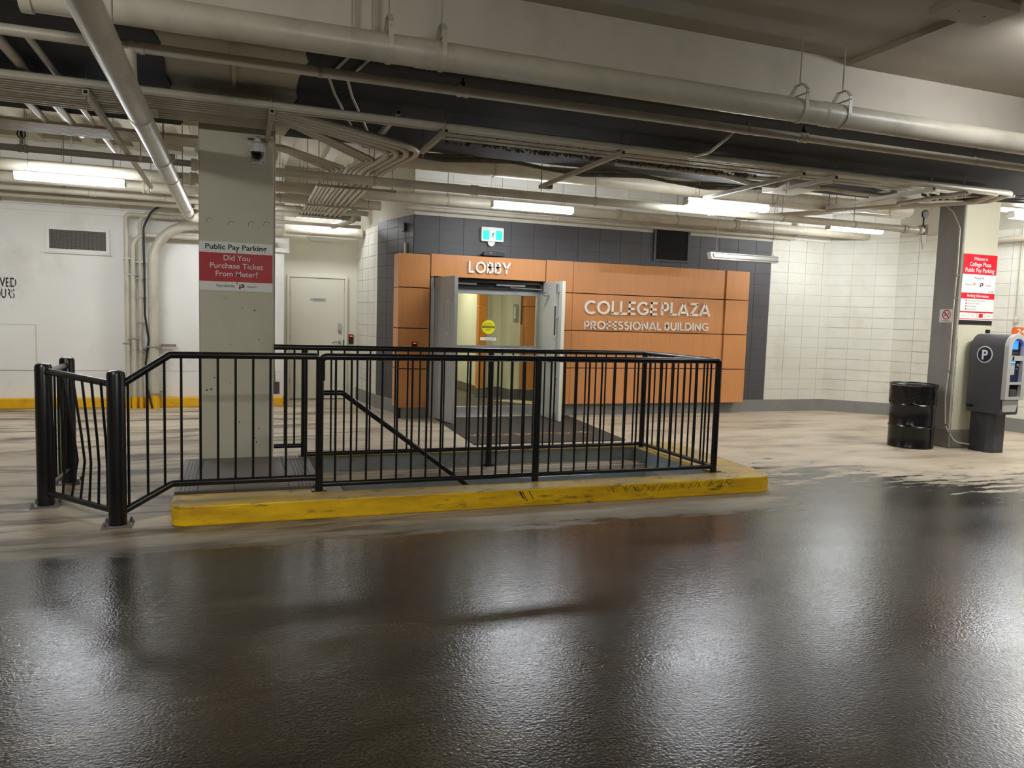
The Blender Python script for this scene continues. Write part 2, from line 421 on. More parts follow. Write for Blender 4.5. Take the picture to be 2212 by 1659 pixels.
# ------------------------------------------------------------------ the setting
ZS, ZF, ZB = 3.42, 3.95, 4.2       # beam soffit, slab over the lane, slab over the back bay
X0, X1, Y0, Y1 = -9.0, 12.0, -6.0, 17.7

fl = MB()
gx, gy = [X0, 0.66, 4.36, X1 + .3], [Y0, 6.17, 7.45, Y1]
for i in range(3):
    for j in range(3):
        if (i, j) != (1, 1): fl.box(gx[i], gx[i + 1], gy[j], gy[j + 1], -0.06, 0)
fl.build('floor', M['floor'], label='concrete garage floor, beige and dry behind, dark and wet in front', category='floor', kind='structure')

c = thing('ceiling', 'painted concrete ceiling with a wide beam over the driving lane', 'ceiling', (1.5, 5, ZS), kind='structure')
B(X0, 5.07, Y0, 5.5, ZF, ZF + .2).build('lane_slab', M['slab'], c)
B(5.07, X1 + .3, Y0, 5.5, ZF - .05, ZF + .2).build('lane_slab', M['slab'], c)
B(X0, X1 + .3, 5.5, 8.4, ZS, ZB + .2).build('beam', M['beam'], c)
B(X0, X1 + .3, 8.4, Y1, ZB, ZB + .2).build('back_slab', M['beam'], c)
def ragged(x0, x1, y0, y1, jl, jr):
    p = []; n = 14
    if jl: p += [(x0 + random.uniform(-.03, .03), y1 - (y1 - y0) * k / n) for k in range(n + 1)]
    else: p += [(x0, y1), (x0, y0)]
    if jr: p += [(x1 + random.uniform(-.03, .03), y0 + (y1 - y0) * k / n) for k in range(n + 1)]
    else: p += [(x1, y0), (x1, y1)]
    return p
for a in ((X0, -.5, 5.5, 8.38, 0, 1), (.48, 9.9, 5.5, 8.38, 1, 0)):
    MB().prism(ragged(*a), (0, 0, ZS - .012), (1, 0, 0), (0, 1, 0), .012).build('black_board', M['black_soffit'], c, label='flat black soffit board')
MB().prism(ragged(-.5, .48, 5.5, 8.38, 0, 0), (0, 0, ZS - .006), (1, 0, 0), (0, 1, 0), .006).build('soffit_panel', M['soffit'], c)
B(-.035, -.005, 5.5, 8.3, ZS - .03, ZS - .006).build('batten', M['soffit'], c)
rb = unit_box(M['cream_wall'])
for k in range(26):
    x = -5.6 + .7 * k
    if x < 11.8: piece('rib', rb, c, (x, 11.0, ZB - .07), 0, (.16, 5.15, .14))

def wall(name, p, q, z0, z1, material, label, th=.12, side=1):
    """core of a wall from plan point p to q; the seen face is on the right-hand side of p->q"""
    p, q = Vector((*p, 0)), Vector((*q, 0)); d = (q - p).normalized(); n = Vector((d.y, -d.x, 0))
    o = MB().obox((p.x, p.y, z0), q - p, -n * th, (0, 0, z1 - z0)).build(name, material, None, label=label, category='wall', kind='structure')
    return o

def blocks(parent, p, q, z0, z1, material, L=.4, H=.2, zoff=0.0, uoff=0.0, skip=None, name='block', gap=.007, depth=.012):
    p, q = Vector((*p, 0)), Vector((*q, 0)); D = (q - p).length; d = (q - p) / D; n = Vector((d.y, -d.x, 0)); rz = math.atan2(d.y, d.x)
    me = unit_box(material); k = 0; u = -uoff
    zs = []; z = z0 - zoff
    while z < z1 - .02: zs.append((max(z, z0), min(z + H, z1))); z += H
    while u < D - .02:
        ua, ub = max(u, 0), min(u + L, D); u += L
        if ub - ua < .03: continue
        for za, zb in zs:
            if zb - za < .03: continue
            m = p + d * (ua + ub) / 2
            if skip and skip(m, (za + zb) / 2, ua, ub, za, zb): continue
            off = random.uniform(0, .0015)
            w = m + n * (depth / 2 - .004 + off)
            piece(name, me, parent, (w.x, w.y, (za + zb) / 2), rz, (ub - ua - gap, depth, zb - za - gap)); k += 1
    return k

# white painted wall on the left, in tall panels with open joints
wl = wall('wall_left', (X0, 13.55), (.76, 13.55), 0, ZB, M['cream_wall'], 'white painted wall behind the railing with pipes and a vent')
for za, zb, L in ((.155, .58, 4.9), (.585, 3.03, 4.9), (3.035, 3.12, 4.9)):
    xs = X0
    while xs < .75:
        xe = min(xs + L, .76); B(xs, xe - .004, 13.535, 13.55, za, zb).build('panel', M['white_wall'], wl); xs += L
xs = X0
while xs < .75:
    xe = min(xs + .81, .76); B(xs, xe - .012, 13.535, 13.55, 3.13, ZB - .12).build('panel', M['white_wall'], wl); xs += .81
B(.56, .83, 13.45, 13.54, 2.6, 2.88).build('boxed_end', M['white_wall'], wl)
B(X0, .76, 13.30, 13.55, ZB - .12, ZB - .0005).build('ledge', M['cream_wall'], wl)
B(X0, .74, 13.38, 13.534, 0, .155).build('baseboard_left', M['yellow'], None, bevel=.01, label='bright yellow kerb along the foot of the white wall', category='kerb', kind='structure')
h = thing('access_hatch', 'flush white access panel low on the left wall', 'hatch', (-3.4, 13.53, .585))
B(-3.9, -2.93, 13.522, 13.534, .585, 1.28).build('panel', M['white_wall'], h, bevel=.003)
B(-3.93, -2.915, 13.528, 13.5345, .585, 1.296).build('frame', M['cream_wall'], h)

wa = wall('wall_alcove', (.76, 14.45), (2.13, 14.45), 0, ZB, M['door_white'], 'off white wall around the telephone room door')
B(.7, .76, 13.67, 14.45, 0, ZB).build('cheek', M['white_wall'], wa)
B(.76, 2.13, 13.9, 14.45, 3.5, 3.6).build('lintel', M['cream_wall'], wa)
B(.765, .855, 14.40, 14.449, 0, .2).build('baseboard_alcove', M['base_grey'], None, label='short grey base beside the telephone room door', category='baseboard', kind='structure')

PB, PC, PD, PE = (2.589, 11.75), (2.265, 13.07), (2.13, 14.45), (9.34, 11.75)
PF, PG, PH = (10.72, 11.75), (11.56, 10.94), (12.0, 8.4)
wr = wall('wall_return', PD, PC, 0, ZB, M['mortar_white'], 'white block wall turning back to the telephone door')
blocks(wr, PD, PC, .22, 3.12, M['white_block'])
wd = wall('wall_return_dark', PC, PB, 0, ZB, M['cream_wall'], 'charcoal block wall turning away left of the lobby panels')
MB().obox((*PC, .22), Vector((*PB, 0)) - Vector((*PC, 0)), (-.002, -.001, 0), (0, 0, 2.95)).build('backing', M['mortar_grey'], wd)
blocks(wd, PC, PB, .22, 3.17, M['grey_block'])
# back wall: left pier, lintel over the lobby opening, long right part
wb = thing('wall_back', 'charcoal and white block wall carrying the orange lobby panels', 'wall', (6, 11.8, 0), kind='structure')
B(2.589, 2.84, 11.75, 11.95, 0, ZB).build('core', M['cream_wall'], wb)
B(2.84, 4.76, 11.75, 11.95, 2.2, ZB).build('core', M['cream_wall'], wb)
B(4.76, 10.9, 11.75, 11.95, 0, ZB).build('core', M['cream_wall'], wb)
B(2.589, 9.34, 11.747, 11.75, 2.3, 3.17).build('backing', M['mortar_grey'], wb)
B(8.6, 9.34, 11.747, 11.75, .22, 2.3).build('backing', M['mortar_grey'], wb)
B(9.34, 10.72, 11.747, 11.75, .22, 3.2).build('backing', M['mortar_white'], wb)
blocks(wb, PB, PE, .22, 3.17, M['grey_block'], zoff=.05, skip=lambda m, z, a, b, za, zb: (za < 2.40 and m.x < 8.55))
blocks(wb, PE, PF, .22, 3.22, M['white_block'])
blocks(wb, (2.589, 11.75), (10.7, 11.75), 3.24, ZB - .01, M['white_wall'], L=.62, H=.48)
wc = wall('wall_corner', PF, PG, 0, ZB, M['mortar_white'], 'white block wall across the angled corner behind the drum')
blocks(wc, PF, PG, .22, 3.3, M['white_block'])
blocks(wc, PF, PG, 3.3, ZB - .01, M['white_block'], L=1.2, H=.45)
wg = wall('wall_right', PG, PH, 0, ZB, M['mortar_white'], 'white block wall behind the pay station')
blocks(wg, PG, PH, .22, 3.3, M['white_block'])
wall('wall_side', PH, (12.0, Y0), 0, ZB, M['white_block'], 'plain white block wall along the right of the lane')
for nm, p, q, mt, lb in (('baseboard_back', (8.2, 11.75), PF, 'base_grey', 'grey painted base under the white block wall'),
                         ('baseboard_corner', PF, PG, 'base_grey', 'grey painted base across the angled corner'),
                         ('baseboard_right', PG, PH, 'base_grey', 'grey painted base behind the pay station'),
                         ('baseboard_return', PD, PC, 'base_grey', 'grey painted base under the white return wall'),
                         ('baseboard_dark', PC, PB, 'base_grey', 'pale grey base under the charcoal return wall')):
    a, b_ = Vector((*p, 0)), Vector((*q, 0)); d = (b_ - a).normalized(); n = Vector((d.y, -d.x, 0))
    MB().obox(a + n * .0005, b_ - a, n * .018, (0, 0, .225)).build(nm, M[mt], None, label=lb, category='baseboard', kind='structure')
wall('wall_front', (12, Y0), (X0, Y0), 0, ZF, M['cream_wall'], 'plain wall far behind the viewer')
wall('wall_west', (X0, Y0), (X0, 13.5), 0, ZB, M['cream_wall'], 'plain wall at the far left end of the lane')

# columns
col = thing('column', 'square cream concrete column beside the stair railing with a parking sign', 'column', (0, 7.95, 0), kind='structure')
cm = B(-.335, .335, 7.72, 8.2, 0, ZS - .006); cm.build('shaft', M['column_paint'], col, bevel=.012)
for x, z, r in ((.05, 1.62, .006), (-.1, 1.7, .004), (.16, 1.6, .009), (.2, 1.32, .007), (-.06, 1.27, .005), (-.2, .95, .008), (-.06, .9, .006), (.02, .52, .007), (.14, .5, .008), (.2, .45, .007), (.16, .36, .009), (-.27, .83, .01), (-.23, .84, .011), (.18, .12 + .2, .008), (-.1, 1.15, .009)):
    MB().lathe([(r, -.001), (r, .0012), (0, .0013)], (x, 7.72, z), 8, 'y').build('chip', M['ink_grey'], col)
for x, z in ((-.24, 2.42), (-.05, 2.40), (.13, 2.41), (.27, 2.42)):
    mb = MB(); a = [(.028 * math.cos(t), .028 * math.sin(t)) for t in [math.radians(30 + 15 * k) for k in range(13)]]
    mb.tube([(x + p[0], 7.719, z + p[1]) for p in a], .0022, 5).build('form_tie_mark', M['ink_grey'], col)

cr = thing('column', 'concrete column right of the drum, grey on one side and cream in front', 'column', (9.5, 7.85, 0), kind='structure')
B(9.21, 9.84, 7.64, 8.06, .24, ZS - .012).build('shaft', M['column_paint'], cr, bevel=.012)
B(9.20, 9.212, 7.66, 8.055, .24, ZS - .02).build('grey_side', M['column_grey'], cr)
B(9.2, 9.85, 7.632, 8.07, 0, .24).build('painted_base', M['base_grey'], cr, bevel=.008)
mb = MB(); rr = []; z = .26
while z < 1.5:
    w = random.uniform(.004, .022); rr.append((w, z)); z += random.uniform(.02, .05)
mb.prism([(0, .25)] + rr + [(0, z)], (9.215, 7.6395, 0), FX, FZ, .002).build('flaking_edge', M['column_grey'], cr)

# ------------------------------------------------------------------ stairwell: kerb island, landing, stairs
def arc(cx, cy, r, a0, a1, n=6): return [(cx + r * math.cos(math.radians(a0 + (a1 - a0) * k / n)), cy + r * math.sin(math.radians(a0 + (a1 - a0) * k / n))) for k in range(n + 1)]
outer = arc(-.34, 6.02, .12, 180, 270) + arc(4.70, 6.12, .22, 270, 360) + [(5.02, 7.75), (4.95, 7.95), (.66, 7.95), (.66, 7.75), (4.36, 7.75), (4.36, 6.17), (.66, 6.17), (.66, 6.3), (-.46, 6.3)]
cb = thing('kerb', 'worn yellow painted concrete kerb around the stairwell opening', 'kerb', (2.2, 6.1, 0))
MB().prism(outer, (0, 0, 0), (1, 0, 0), (0, 1, 0), .155).build('kerb_body', M['curb'], cb, bevel=.012, segs=2)
B(.662, 4.358, 7.742, 7.7495, .001, .14).build('inner_lining', M['well_grey'], cb)
B(4.352, 4.3595, 6.175, 7.74, .001, .14).build('inner_lining', M['well_grey'], cb)
sc_ = MB(); random.seed(5)
for k in range(70):
    x = 3.1 + 1.35 * (k / 70) + random.uniform(-.03, .03); hgt = random.uniform(.03, .06); sl = random.choice((-1, 1)) * random.uniform(.02, .06); w_ = random.uniform(.002, .005); zt = .14 - random.uniform(0, .02)
    sc_.prism([(x, zt - hgt), (x + w_, zt - hgt), (x + sl + w_, zt), (x + sl, zt)], (0, 5.8995, 0), FX, FZ, .0008)
for k in range(9):
    x = 2.2 + random.uniform(0, .14); q_ = random.uniform(.02, .09); w_ = random.uniform(.002, .009); sc_.prism([(x + q_ * .6, .135 - q_), (x + q_ * .6 + w_, .135 - q_), (x + w_, .135), (x, .135)], (0, 5.8995, 0), FX, FZ, .0008)
sc_.build('tyre_scuff', M['ink'], cb, label='black tyre scuffs', kind='stuff')
ld = thing('landing', 'raised landing with a grey ribbed plate at the stair head', 'landing', (.1, 7, 0))
B(-.458, .66, 6.302, 7.715, 0, .154).build('slab', M['concrete'], ld)
for x0, x1 in ((-.46, -.02), (-.017, .40), (.403, .66)):
    B(x0, x1, 6.305, 7.70, .155, .176).build('plate', M['plate'], ld, bevel=.003)
for x in (-.415, -.385, -.355, -.325, -.295, .48, .51, .54, .57, .60):
    B(x - .004, x + .004, 6.33, 7.68, .175, .178).build('grip_strip', M['ink'], ld)
st = thing('staircase', 'concrete stairs going down inside the railing', 'stairs', (2.5, 6.9, -2.8))
for i in range(14):
    if .66 + .26 * (i + 1) > 4.36: break
    zt = .155 - .195 * (i + 1)
    B(.66 + .26 * i, .66 + .26 * (i + 1), 6.172, 7.448, -2.8, zt).build('step', M['concrete'], st)
ww = thing('wall_stairwell', 'grey painted walls of the stairwell shaft', 'wall', (2.5, 6.9, -2.8), kind='structure')
B(.5, 4.56, 7.45, 7.6, -2.8, -.061).build('shaft_wall', M['well_grey'], ww)
B(.5, 4.56, 6.02, 6.17, -2.8, -.061).build('shaft_wall', M['well_grey'], ww)
B(4.36, 4.56, 6.17, 7.45, -2.8, -.061).build('shaft_wall', M['well_grey'], ww)
B(.5, .66, 6.17, 7.45, -2.8, -.061).build('shaft_wall', M['well_grey'], ww)
wlp = thing('wall_lamp', 'wall lamp low inside the stairwell', 'lamp', (3.6, 7.4, -1.3))
B(3.1, 4.1, 7.40, 7.449, -1.3, -1.2).build('back_plate', M['housing'], wlp)
B(3.12, 4.08, 7.36, 7.40, -1.29, -1.21).build('diffuser', M['tube_well'], wlp)

# ------------------------------------------------------------------ railings
BS = M['black_steel']
gr = thing('guard_railing', 'black steel guard railing with thin balusters around the stairwell', 'railing', (2.5, 6.95, .155))
YF, YK, XR, ZT = 6.22, 7.69, 4.40, 1.243
for x, y, z0 in ((.626, YF, .155), (2.515, YF, -.34), (XR, YF, .155), (.626, YK, .176), (2.56, YK, 0.0), (XR + .03, YK, 0.0)):
    p = MB().cyl((x, y, z0), (x, y, ZT), .031, 16).build('post', BS, gr, smooth=True)
    if z0 < -.1: MB().box(x - .05, x + .05, 6.171, y, z0 + .02, z0 + .12).build('side_bracket', BS, p)
    else: MB().box(x - .06, x + .06, y - .05, y + .05, z0, z0 + .008).build('foot_plate', BS, p)
MB().tube(fillet([(.64, YF, 1.05), (.64, YF, ZT), (XR, YF, ZT), (XR + .03, YK, ZT), (.337, YK, ZT + .008)], [.04, .02, .02]), .027, 14).build('top_rail', BS, gr, smooth=True)
MB().tube(fillet([(.626, YF, .205), (XR, YF, .205), (XR + .03, YK, .190), (.63, YK, .190)], .01), .022, 12).build('bottom_rail', BS, gr, smooth=True)
MB().cyl((.337, YK, .278), (.62, YK, .278), .022, 12).build('bottom_rail', BS, gr, smooth=True)
rod = rod_mesh(BS, .0095)
def bal(parent, x, y, z0, z1): piece('baluster', rod, parent, (x, y, z0), 0, (1, 1, z1 - z0))
for a, b_, n in ((.626, 2.515, 15), (2.515, XR, 15)):
    for k in range(1, n): bal(gr, a + (b_ - a) * k / n, YF, .205, ZT)
for a, b_, n in ((.626, 2.56, 15), (2.56, XR + .03, 15)):
    for k in range(1, n): bal(gr, a + (b_ - a) * k / n, YK, .19, ZT)
for k in range(1, 12): bal(gr, XR + .03 * k / 12, YF + (YK - YF) * k / 12, .20, ZT)
for x in (.44, .53): bal(gr, x, YK, .278, ZT)
hr = thing('handrail', 'sloping black handrail descending the stairs', 'handrail', (.7, 6.42, .9))
MB().tube(fillet([(.64, 6.25, .905), (.66, 6.42, .93), (.83, 6.42, .93), (3.6, 6.42, -1.16)], [.03, .05]), .022, 12).build('rail', BS, hr, smooth=True)
for x in (1.9, 3.2):
    z = .93 - .757 * (x - .83); MB().tube([(x, 6.42, z), (x, 6.42, z - .07), (x, 6.175, z - .07)], .008, 8).build('bracket', BS, hr)

er = thing('end_railing', 'black railing of three thick posts with bent bars beside the column', 'railing', (-1.0, 6.7, 0))
L2, L1, L3 = Vector((-.818, 6.06, 0)), Vector((-1.424, 6.80, 0)), Vector((-1.421, 7.66, 0))
for q in (L2, L1, L3):
    p = MB().lathe([(.062, .012), (.062, 1.105), (.055, 1.125), (.035, 1.135), (0, 1.137)], q, 20).build('post', BS, er, smooth=True)
    B(q.x - .1, q.x + .1, q.y - .09, q.y + .09, 0, .012).build('base_plate', M['plate'], p, bevel=.003)
    for sx in (-.082, .082):
        for sy in (-.07, .07): MB().lathe([(.012, .012), (.012, .032), (.007, .034), (.007, .044), (0, .044)], (q.x + sx, q.y + sy, 0), 6).build('bolt', M['plate'], p)
def rail(parent, pts, r=.026): MB().tube(fillet(pts, .03), r, 14).build('rail', BS, parent, smooth=True)
rail(er, [(-.80, 6.075, 1.02), (-.475, 6.215, ZT), (.60, YF, ZT)])
rail(er, [(-.80, 6.075, .09), (-.465, 6.215, .262), (.60, YF, .262)])
u = (L1 - L2).normalized()
rail(er, [L2 + u * .05 + Vector((0, 0, 1.035)), L1 - u * .02 + Vector((.03, -.05, 1.075))], .026)
rail(er, [L2 + u * .05 + Vector((0, 0, .105)), L1 - u * .02 + Vector((.03, -.05, .115))], .024)
rail(er, [L1 + Vector((0, .05, 1.06)), L3 + Vector((0, -.05, 1.06))], .026)
rail(er, [L1 + Vector((0, .05, .14)), L3 + Vector((0, -.05, .14))], .024)
def pline(pts, x):
    for (xa, za), (xb, zb) in zip(pts, pts[1:]):
        if xa <= x <= xb: return za + (zb - za) * (x - xa) / (xb - xa)
for x in (-.746, -.624, -.512, -.397, -.263, -.138, -.01, .119, .247, .366, .516):
    y = 6.215 if x > -.47 else 6.075 + (x + .8) / .33 * .14
    bal(er, x, y, pline([(-.82, .08), (-.465, .262), (.6, .262)], x), pline([(-.82, 1.01), (-.475, ZT), (.6, ZT)], x))
for k, bend in enumerate((0.0, .01, .02, .045, .06, .03, .0)):
    t = (k + 1) / 8; a = L2 + (L1 - L2) * t
    lean = -.02 * (k < 5)
    MB().tube([a + Vector((lean - .015, 0, 1.04)), a + Vector((lean * .4 + bend * .7, -bend, .62)), a + Vector((bend * .9, -bend * .8, .42)), a + Vector((0, 0, .11))], .0095, 8).build('baluster', BS, er, smooth=True)
for k in range(6):
    t = (k + 1) / 7; a = L1 + (L3 - L1) * t; bal(er, a.x, a.y, .14, 1.06)

# ------------------------------------------------------------------ orange panel wall, lettering
pw = thing('panel_cladding', 'copper orange panel cladding around the lobby entrance', 'cladding', (5.5, 11.65, .18))
PFY = 11.55
B(2.36, 2.80, 11.62, 11.7465, .0, 2.55).build('carcass', M['joint_black'], pw)
B(4.80, 8.68, 11.58, 11.7465, .2, 2.57).build('carcass', M['joint_black'], pw)
B(2.80, 4.80, 11.58, 11.7465, 2.225, 2.555).build('carcass', M['joint_black'], pw)
B(2.40, 2.80, 11.60, 11.62, .0, .17).build('plinth', M['base_grey'], pw)
B(4.82, 8.3, 11.68, 11.7465, .0, .2).build('plinth', M['base_grey'], pw)
zl = [.165, .778, 1.408, 2.033, 2.555]; zr = [.195, .81, 1.436, 2.057, 2.58]
def panel(x0, x1, z0, z1, y0=PFY, y1=11.60): B(x0, x1, y0, y1, z0, z1).build('panel', M['orange'], pw, bevel=.002)
g = .007
for a, b_ in zip(zl, zl[1:]):
    panel(2.335, 2.819 - g, a + g, b_ - g)
    B(2.322, 2.336, 11.55, 11.93, a + g, b_ - g).build('panel', M['orange'], pw)
panel(2.819 + g, 4.745 - g, 2.222, 2.565)
for a, b_ in zip(zr, zr[1:]):
    panel(4.745 + g, 5.237 - g * .4, a + g, b_ - g); panel(5.237 + g * .4, 8.222 - g, a + g, b_ - g); panel(8.222 + g, 8.715, a + g, b_ - g, PFY - .03, 11.60)

def stroke_letter(ch):
    """centre lines of a geometric sans capital, height 1; returns (width, strokes, closed flags)"""
    def A(cx, cy, rx, ry, a0, a1, n=16): return [(cx + rx * math.cos(math.radians(a0 + (a1 - a0) * k / n)), cy + ry * math.sin(math.radians(a0 + (a1 - a0) * k / n))) for k in range(n + 1)]
    t = .075
    lo, hi = t, 1 - t
    D = {
     'L': (.52, [[(t, 1), (t, lo)], [(0, lo), (.52, lo)]]),
     'O': (.96, [A(.48, .5, .48 - t, .5 - t, 0, 360, 28)]),
     'C': (.80, [A(.48, .5, .48 - t, .5 - t, 48, 312, 22)]),
     'G': (.92, [A(.48, .5, .48 - t, .5 - t, 48, 335, 24), [(.52, .42), (.88, .42)]]),
     'E': (.54, [[(t, 0), (t, 1)], [(0, lo), (.54, lo)], [(0, .44), (.48, .44)], [(0, hi), (.54, hi)]]),
     'F': (.52, [[(t, 0), (t, 1)], [(0, .44), (.46, .44)], [(0, hi), (.52, hi)]]),
     'P': (.60, [[(t, 0), (t, 1)], [(t, hi), (.30, hi)] + A(.30, .66, .225, .265, 90, -90, 12) + [(t, .395)]]),
     'R': (.62, [[(t, 0), (t, 1)], [(t, hi), (.30, hi)] + A(.30, .66, .225, .265, 90, -90, 12) + [(t, .395)], [(.26, .40), (.56, 0)]]),
     'B': (.60, [[(t, 0), (t, 1)], [(t, hi), (.28, hi)] + A(.28, .735, .18, .19, 90, -90, 10) + [(t, .545)], [(t, .545), (.30, .545)] + A(.30, .31, .225, .235, 90, -90, 12) + [(t, lo)]]),
     'Y': (.74, [[(.03, 1), (.37, .42)], [(.71, 1), (.37, .42)], [(.37, .44), (.37, 0)]]),
     'A': (.82, [[(.03, 0), (.41, 1)], [(.79, 0), (.41, 1)], [(.16, .24), (.66, .24)]]),
     'Z': (.70, [[(.03, hi), (.67, hi)], [(.62, 1 - t), (.08, t)], [(.03, lo), (.68, lo)]]),
     'S': (.58, [A(.29, .735, .20, .19, 40, 270, 14) + A(.29, .31, .215, .235, 90, -140, 14)]),
     'I': (.15, [[(t, 0), (t, 1)]]),
     'N': (.76, [[(t, 0), (t, 1)], [(t, 1), (.685, 0)], [(.685, 0), (.685, 1)]]),
     'U': (.72, [[(t, 1), (t, .36)] + A(.36, .36, .285, .285, 180, 360, 14) + [(.645, 1)]]),
     'D': (.80, [[(t, 0), (t, 1)], [(t, hi), (.28, hi)] + A(.28, .5, .445, .425, 90, -90, 16) + [(t, lo)]]),
    }
    return D[ch]

def sign_letters(parent, txt, x0, x1, z, h, material, y, depth, space=.3, track=.13, tw=.15, drop=0.0):
    tot = 0
    for ch in txt: tot += space if ch == ' ' else stroke_letter(ch)[0] + track
    tot -= track; sx = (x1 - x0) / tot; cur = x0
    for ch in txt:
        if ch == ' ': cur += space * sx; continue
        w, strokes = stroke_letter(ch); mb = MB()
        for s in strokes:
            pts = [(cur + px * sx, z + drop * (cur - x0) + pz * h) for px, pz in s]; n = len(pts); hw = tw * h / 2
            closed = n > 20 and abs(pts[0][0] - pts[-1][0]) < 1e-4
            Lp, Rp = [], []
            for i in range(n):
                a = pts[i - 1] if i else (pts[-2] if closed else pts[0]); b_ = pts[i + 1] if i < n - 1 else (pts[1] if closed else pts[-1])
                dx, dz = b_[0] - a[0], b_[1] - a[1]; l = math.hypot(dx, dz) or 1; nx, nz = -dz / l * hw, dx / l * hw
                Lp.append((pts[i][0] + nx, pts[i][1] + nz)); Rp.append((pts[i][0] - nx, pts[i][1] - nz))
            for i in range(n - 1):
                q = [Rp[i], Rp[i + 1], Lp[i + 1], Lp[i]]
                mb.prism(q, (0, y + depth, 0), FX, FZ, depth)
        mb.build('letter', material, parent); cur += (w + track) * sx
ls = thing('lobby_sign', 'white raised capitals reading LOBBY over the doorway', 'sign', (3.77, PFY, 2.29))
sign_letters(ls, 'LOBBY', 3.42, 4.115, 2.303, .178, M['letter_white'], PFY - .035, .0349, track=.14, tw=.16, drop=.01)
bs = thing('building_sign', 'silver raised capitals reading COLLEGE PLAZA PROFESSIONAL BUILDING on the orange panel', 'sign', (6.7, PFY, 1.47))
sign_letters(bs, 'COLLEGE PLAZA', 5.45, 7.90, 1.718, .225, M['letter_silver'], PFY - .04, .0399, track=.12, tw=.17, space=.2, drop=.013)
sign_letters(bs, 'PROFESSIONAL BUILDING', 5.455, 7.905, 1.464, .138, M['letter_silver'], PFY - .03, .0299, track=.14, tw=.18, space=.28, drop=.010)

# ------------------------------------------------------------------ doors
d1 = thing('door_1', 'off white steel door marked TELEPHONE in the alcove', 'door', (1.4, 14.44, 0), kind='structure')
for a in ((.856, .905, 0, 2.29), (1.885, 1.94, 0, 2.29), (.905, 1.885, 2.243, 2.29)):
    B(a[0], a[1], 14.395, 14.449, a[2], a[3]).build('frame', M['door_white'], d1, bevel=.004)
lf = B(.909, 1.881, 14.41, 14.449, .02, 2.238).build('leaf', M['door_white'], d1, bevel=.003)
for z in (.35, 1.15, 1.95): MB().cyl((.907, 14.40, z - .05), (.907, 14.40, z + .05), .010, 8).build('hinge', M['alu'], lf)
pl = B(1.265, 1.545, 14.402, 14.41, 1.825, 1.875).build('door_plate', M['silver'], lf)
lettering(lf, 'TELEPHONE', M['ink_grey'], (1.405, 14.402, 1.838), FX, FZ, w=.19, h=.026)
MB().prism(rrect(.075, .19, .035), (1.80, 14.41, 1.335), FX, FZ, .012).build('lock_plate', M['silver'], lf, smooth=True)
MB().lathe([(.034, 0), (.034, .03), (.02, .034), (0, .034)], (1.80, 14.41, 1.27), 16, 'y').build('lock_cylinder', M['chrome'], lf, smooth=True)
MB().lathe([(.03, 0), (.03, .012), (.012, .016), (.012, .05), (0, .05)], (1.80, 14.41, 1.07), 16, 'y').build('rosette', M['chrome'], lf, smooth=True)
MB().tube(fillet([(1.80, 14.365, 1.07), (1.72, 14.36, 1.075), (1.66, 14.365, 1.06)], .03), .011, 8).build('handle', M['chrome'], lf, smooth=True)
B(1.868, 1.884, 14.385, 14.411, 1.0, 1.12).build('strike_guard', M['black_plastic'], lf)
def reader(label, x, y, z, w, hh):
    t = thing('card_reader', label, 'card reader', (x, y, z - hh / 2), 'card readers')
    B(x - w / 2, x + w / 2, y - .028, y, z - hh / 2, z + hh / 2).build('body', M['black_plastic'], t, bevel=.008)
    B(x - w * .28, x + w * .28, y - .0295, y - .027, z + hh * .28, z + hh * .38).build('indicator', M['led_red'], t)
reader('small black card reader with red light beside the telephone door', 2.018, 14.449, 1.13, .085, .18)
reader('small black card reader with red light on the orange panel', 2.583, PFY, 1.135, .085, .13)
es = thing('emergency_lamp_box', 'slim white emergency light box above the telephone door', 'lamp', (1.42, 14.2, 2.91))
MB().prism([(0, 0), (.40, 0), (.47, .06), (-.07, .06)], (1.24, 14.22, 2.90), FX, FZ, .08).build('housing', M['housing'], es)
B(1.3, 1.54, 14.30, 14.449, 2.93, 2.955).build('stem', M['housing'], es)

# lobby entrance: steel frame, open leaves, glass doors
d2 = thing('door_2', 'steel double door frame of the lobby entrance with two open grey leaves', 'door', (3.8, 11.7, 0), kind='structure')
B(2.842, 2.885, 11.60, 11.745, 0, 2.222).build('jamb', M['alu'], d2)
B(4.745, 4.79, 11.60, 11.745, 0, 2.222).build('jamb', M['alu'], d2)
B(2.885, 4.745, 11.66, 11.745, 2.16, 2.222).build('head', M['black_plastic'], d2)
B(2.95, 4.72, 11.76, 11.80, -.0005, .03).build('sill', M['alu'], d2)
def leaf(hx, hy, tx, ty, th, material, tag_name):
    h_, t_ = Vector((hx, hy, 0)), Vector((tx, ty, 0)); d = t_ - h_; dn = d.normalized(); n = Vector((dn.y, -dn.x, 0))
    if n.x > 0: n = -n          # the seen face looks to -X
    o = MB().obox(h_ + Vector((0, 0, .015)), d, -n * th, (0, 0, 2.19)).build('leaf', material, d2, bevel=.004)
    return o, h_, dn, n, d.length
o, h_, dn, n, L = leaf(2.895, 11.61, 3.0, 10.79, .05, M['door_grey'], 'left')
def on(h_, dn, n, a, z, lift): return h_ + dn * a + n * lift + Vector((0, 0, z))
MB().obox(on(h_, dn, n, L - .30, 1.33, -.003), dn * .13, n * .012, (0, 0, .52)).build('lite_frame', M['door_light'], o)
MB().obox(on(h_, dn, n, L - .28, 1.36, .0), dn * .09, n * .011, (0, 0, .46)).build('lite_glass', M['glass'], o)
MB().obox(on(h_, dn, n, L - .002, .015, -.052), dn * .004, n * .054, (0, 0, 2.19)).build('edge_strip', M['alu'], o)
MB().obox(on(h_, dn, n, L - .12, 1.0, 0), dn * .05, n * .006, (0, 0, .06)).build('keyhole_plate', M['door_light'], o)
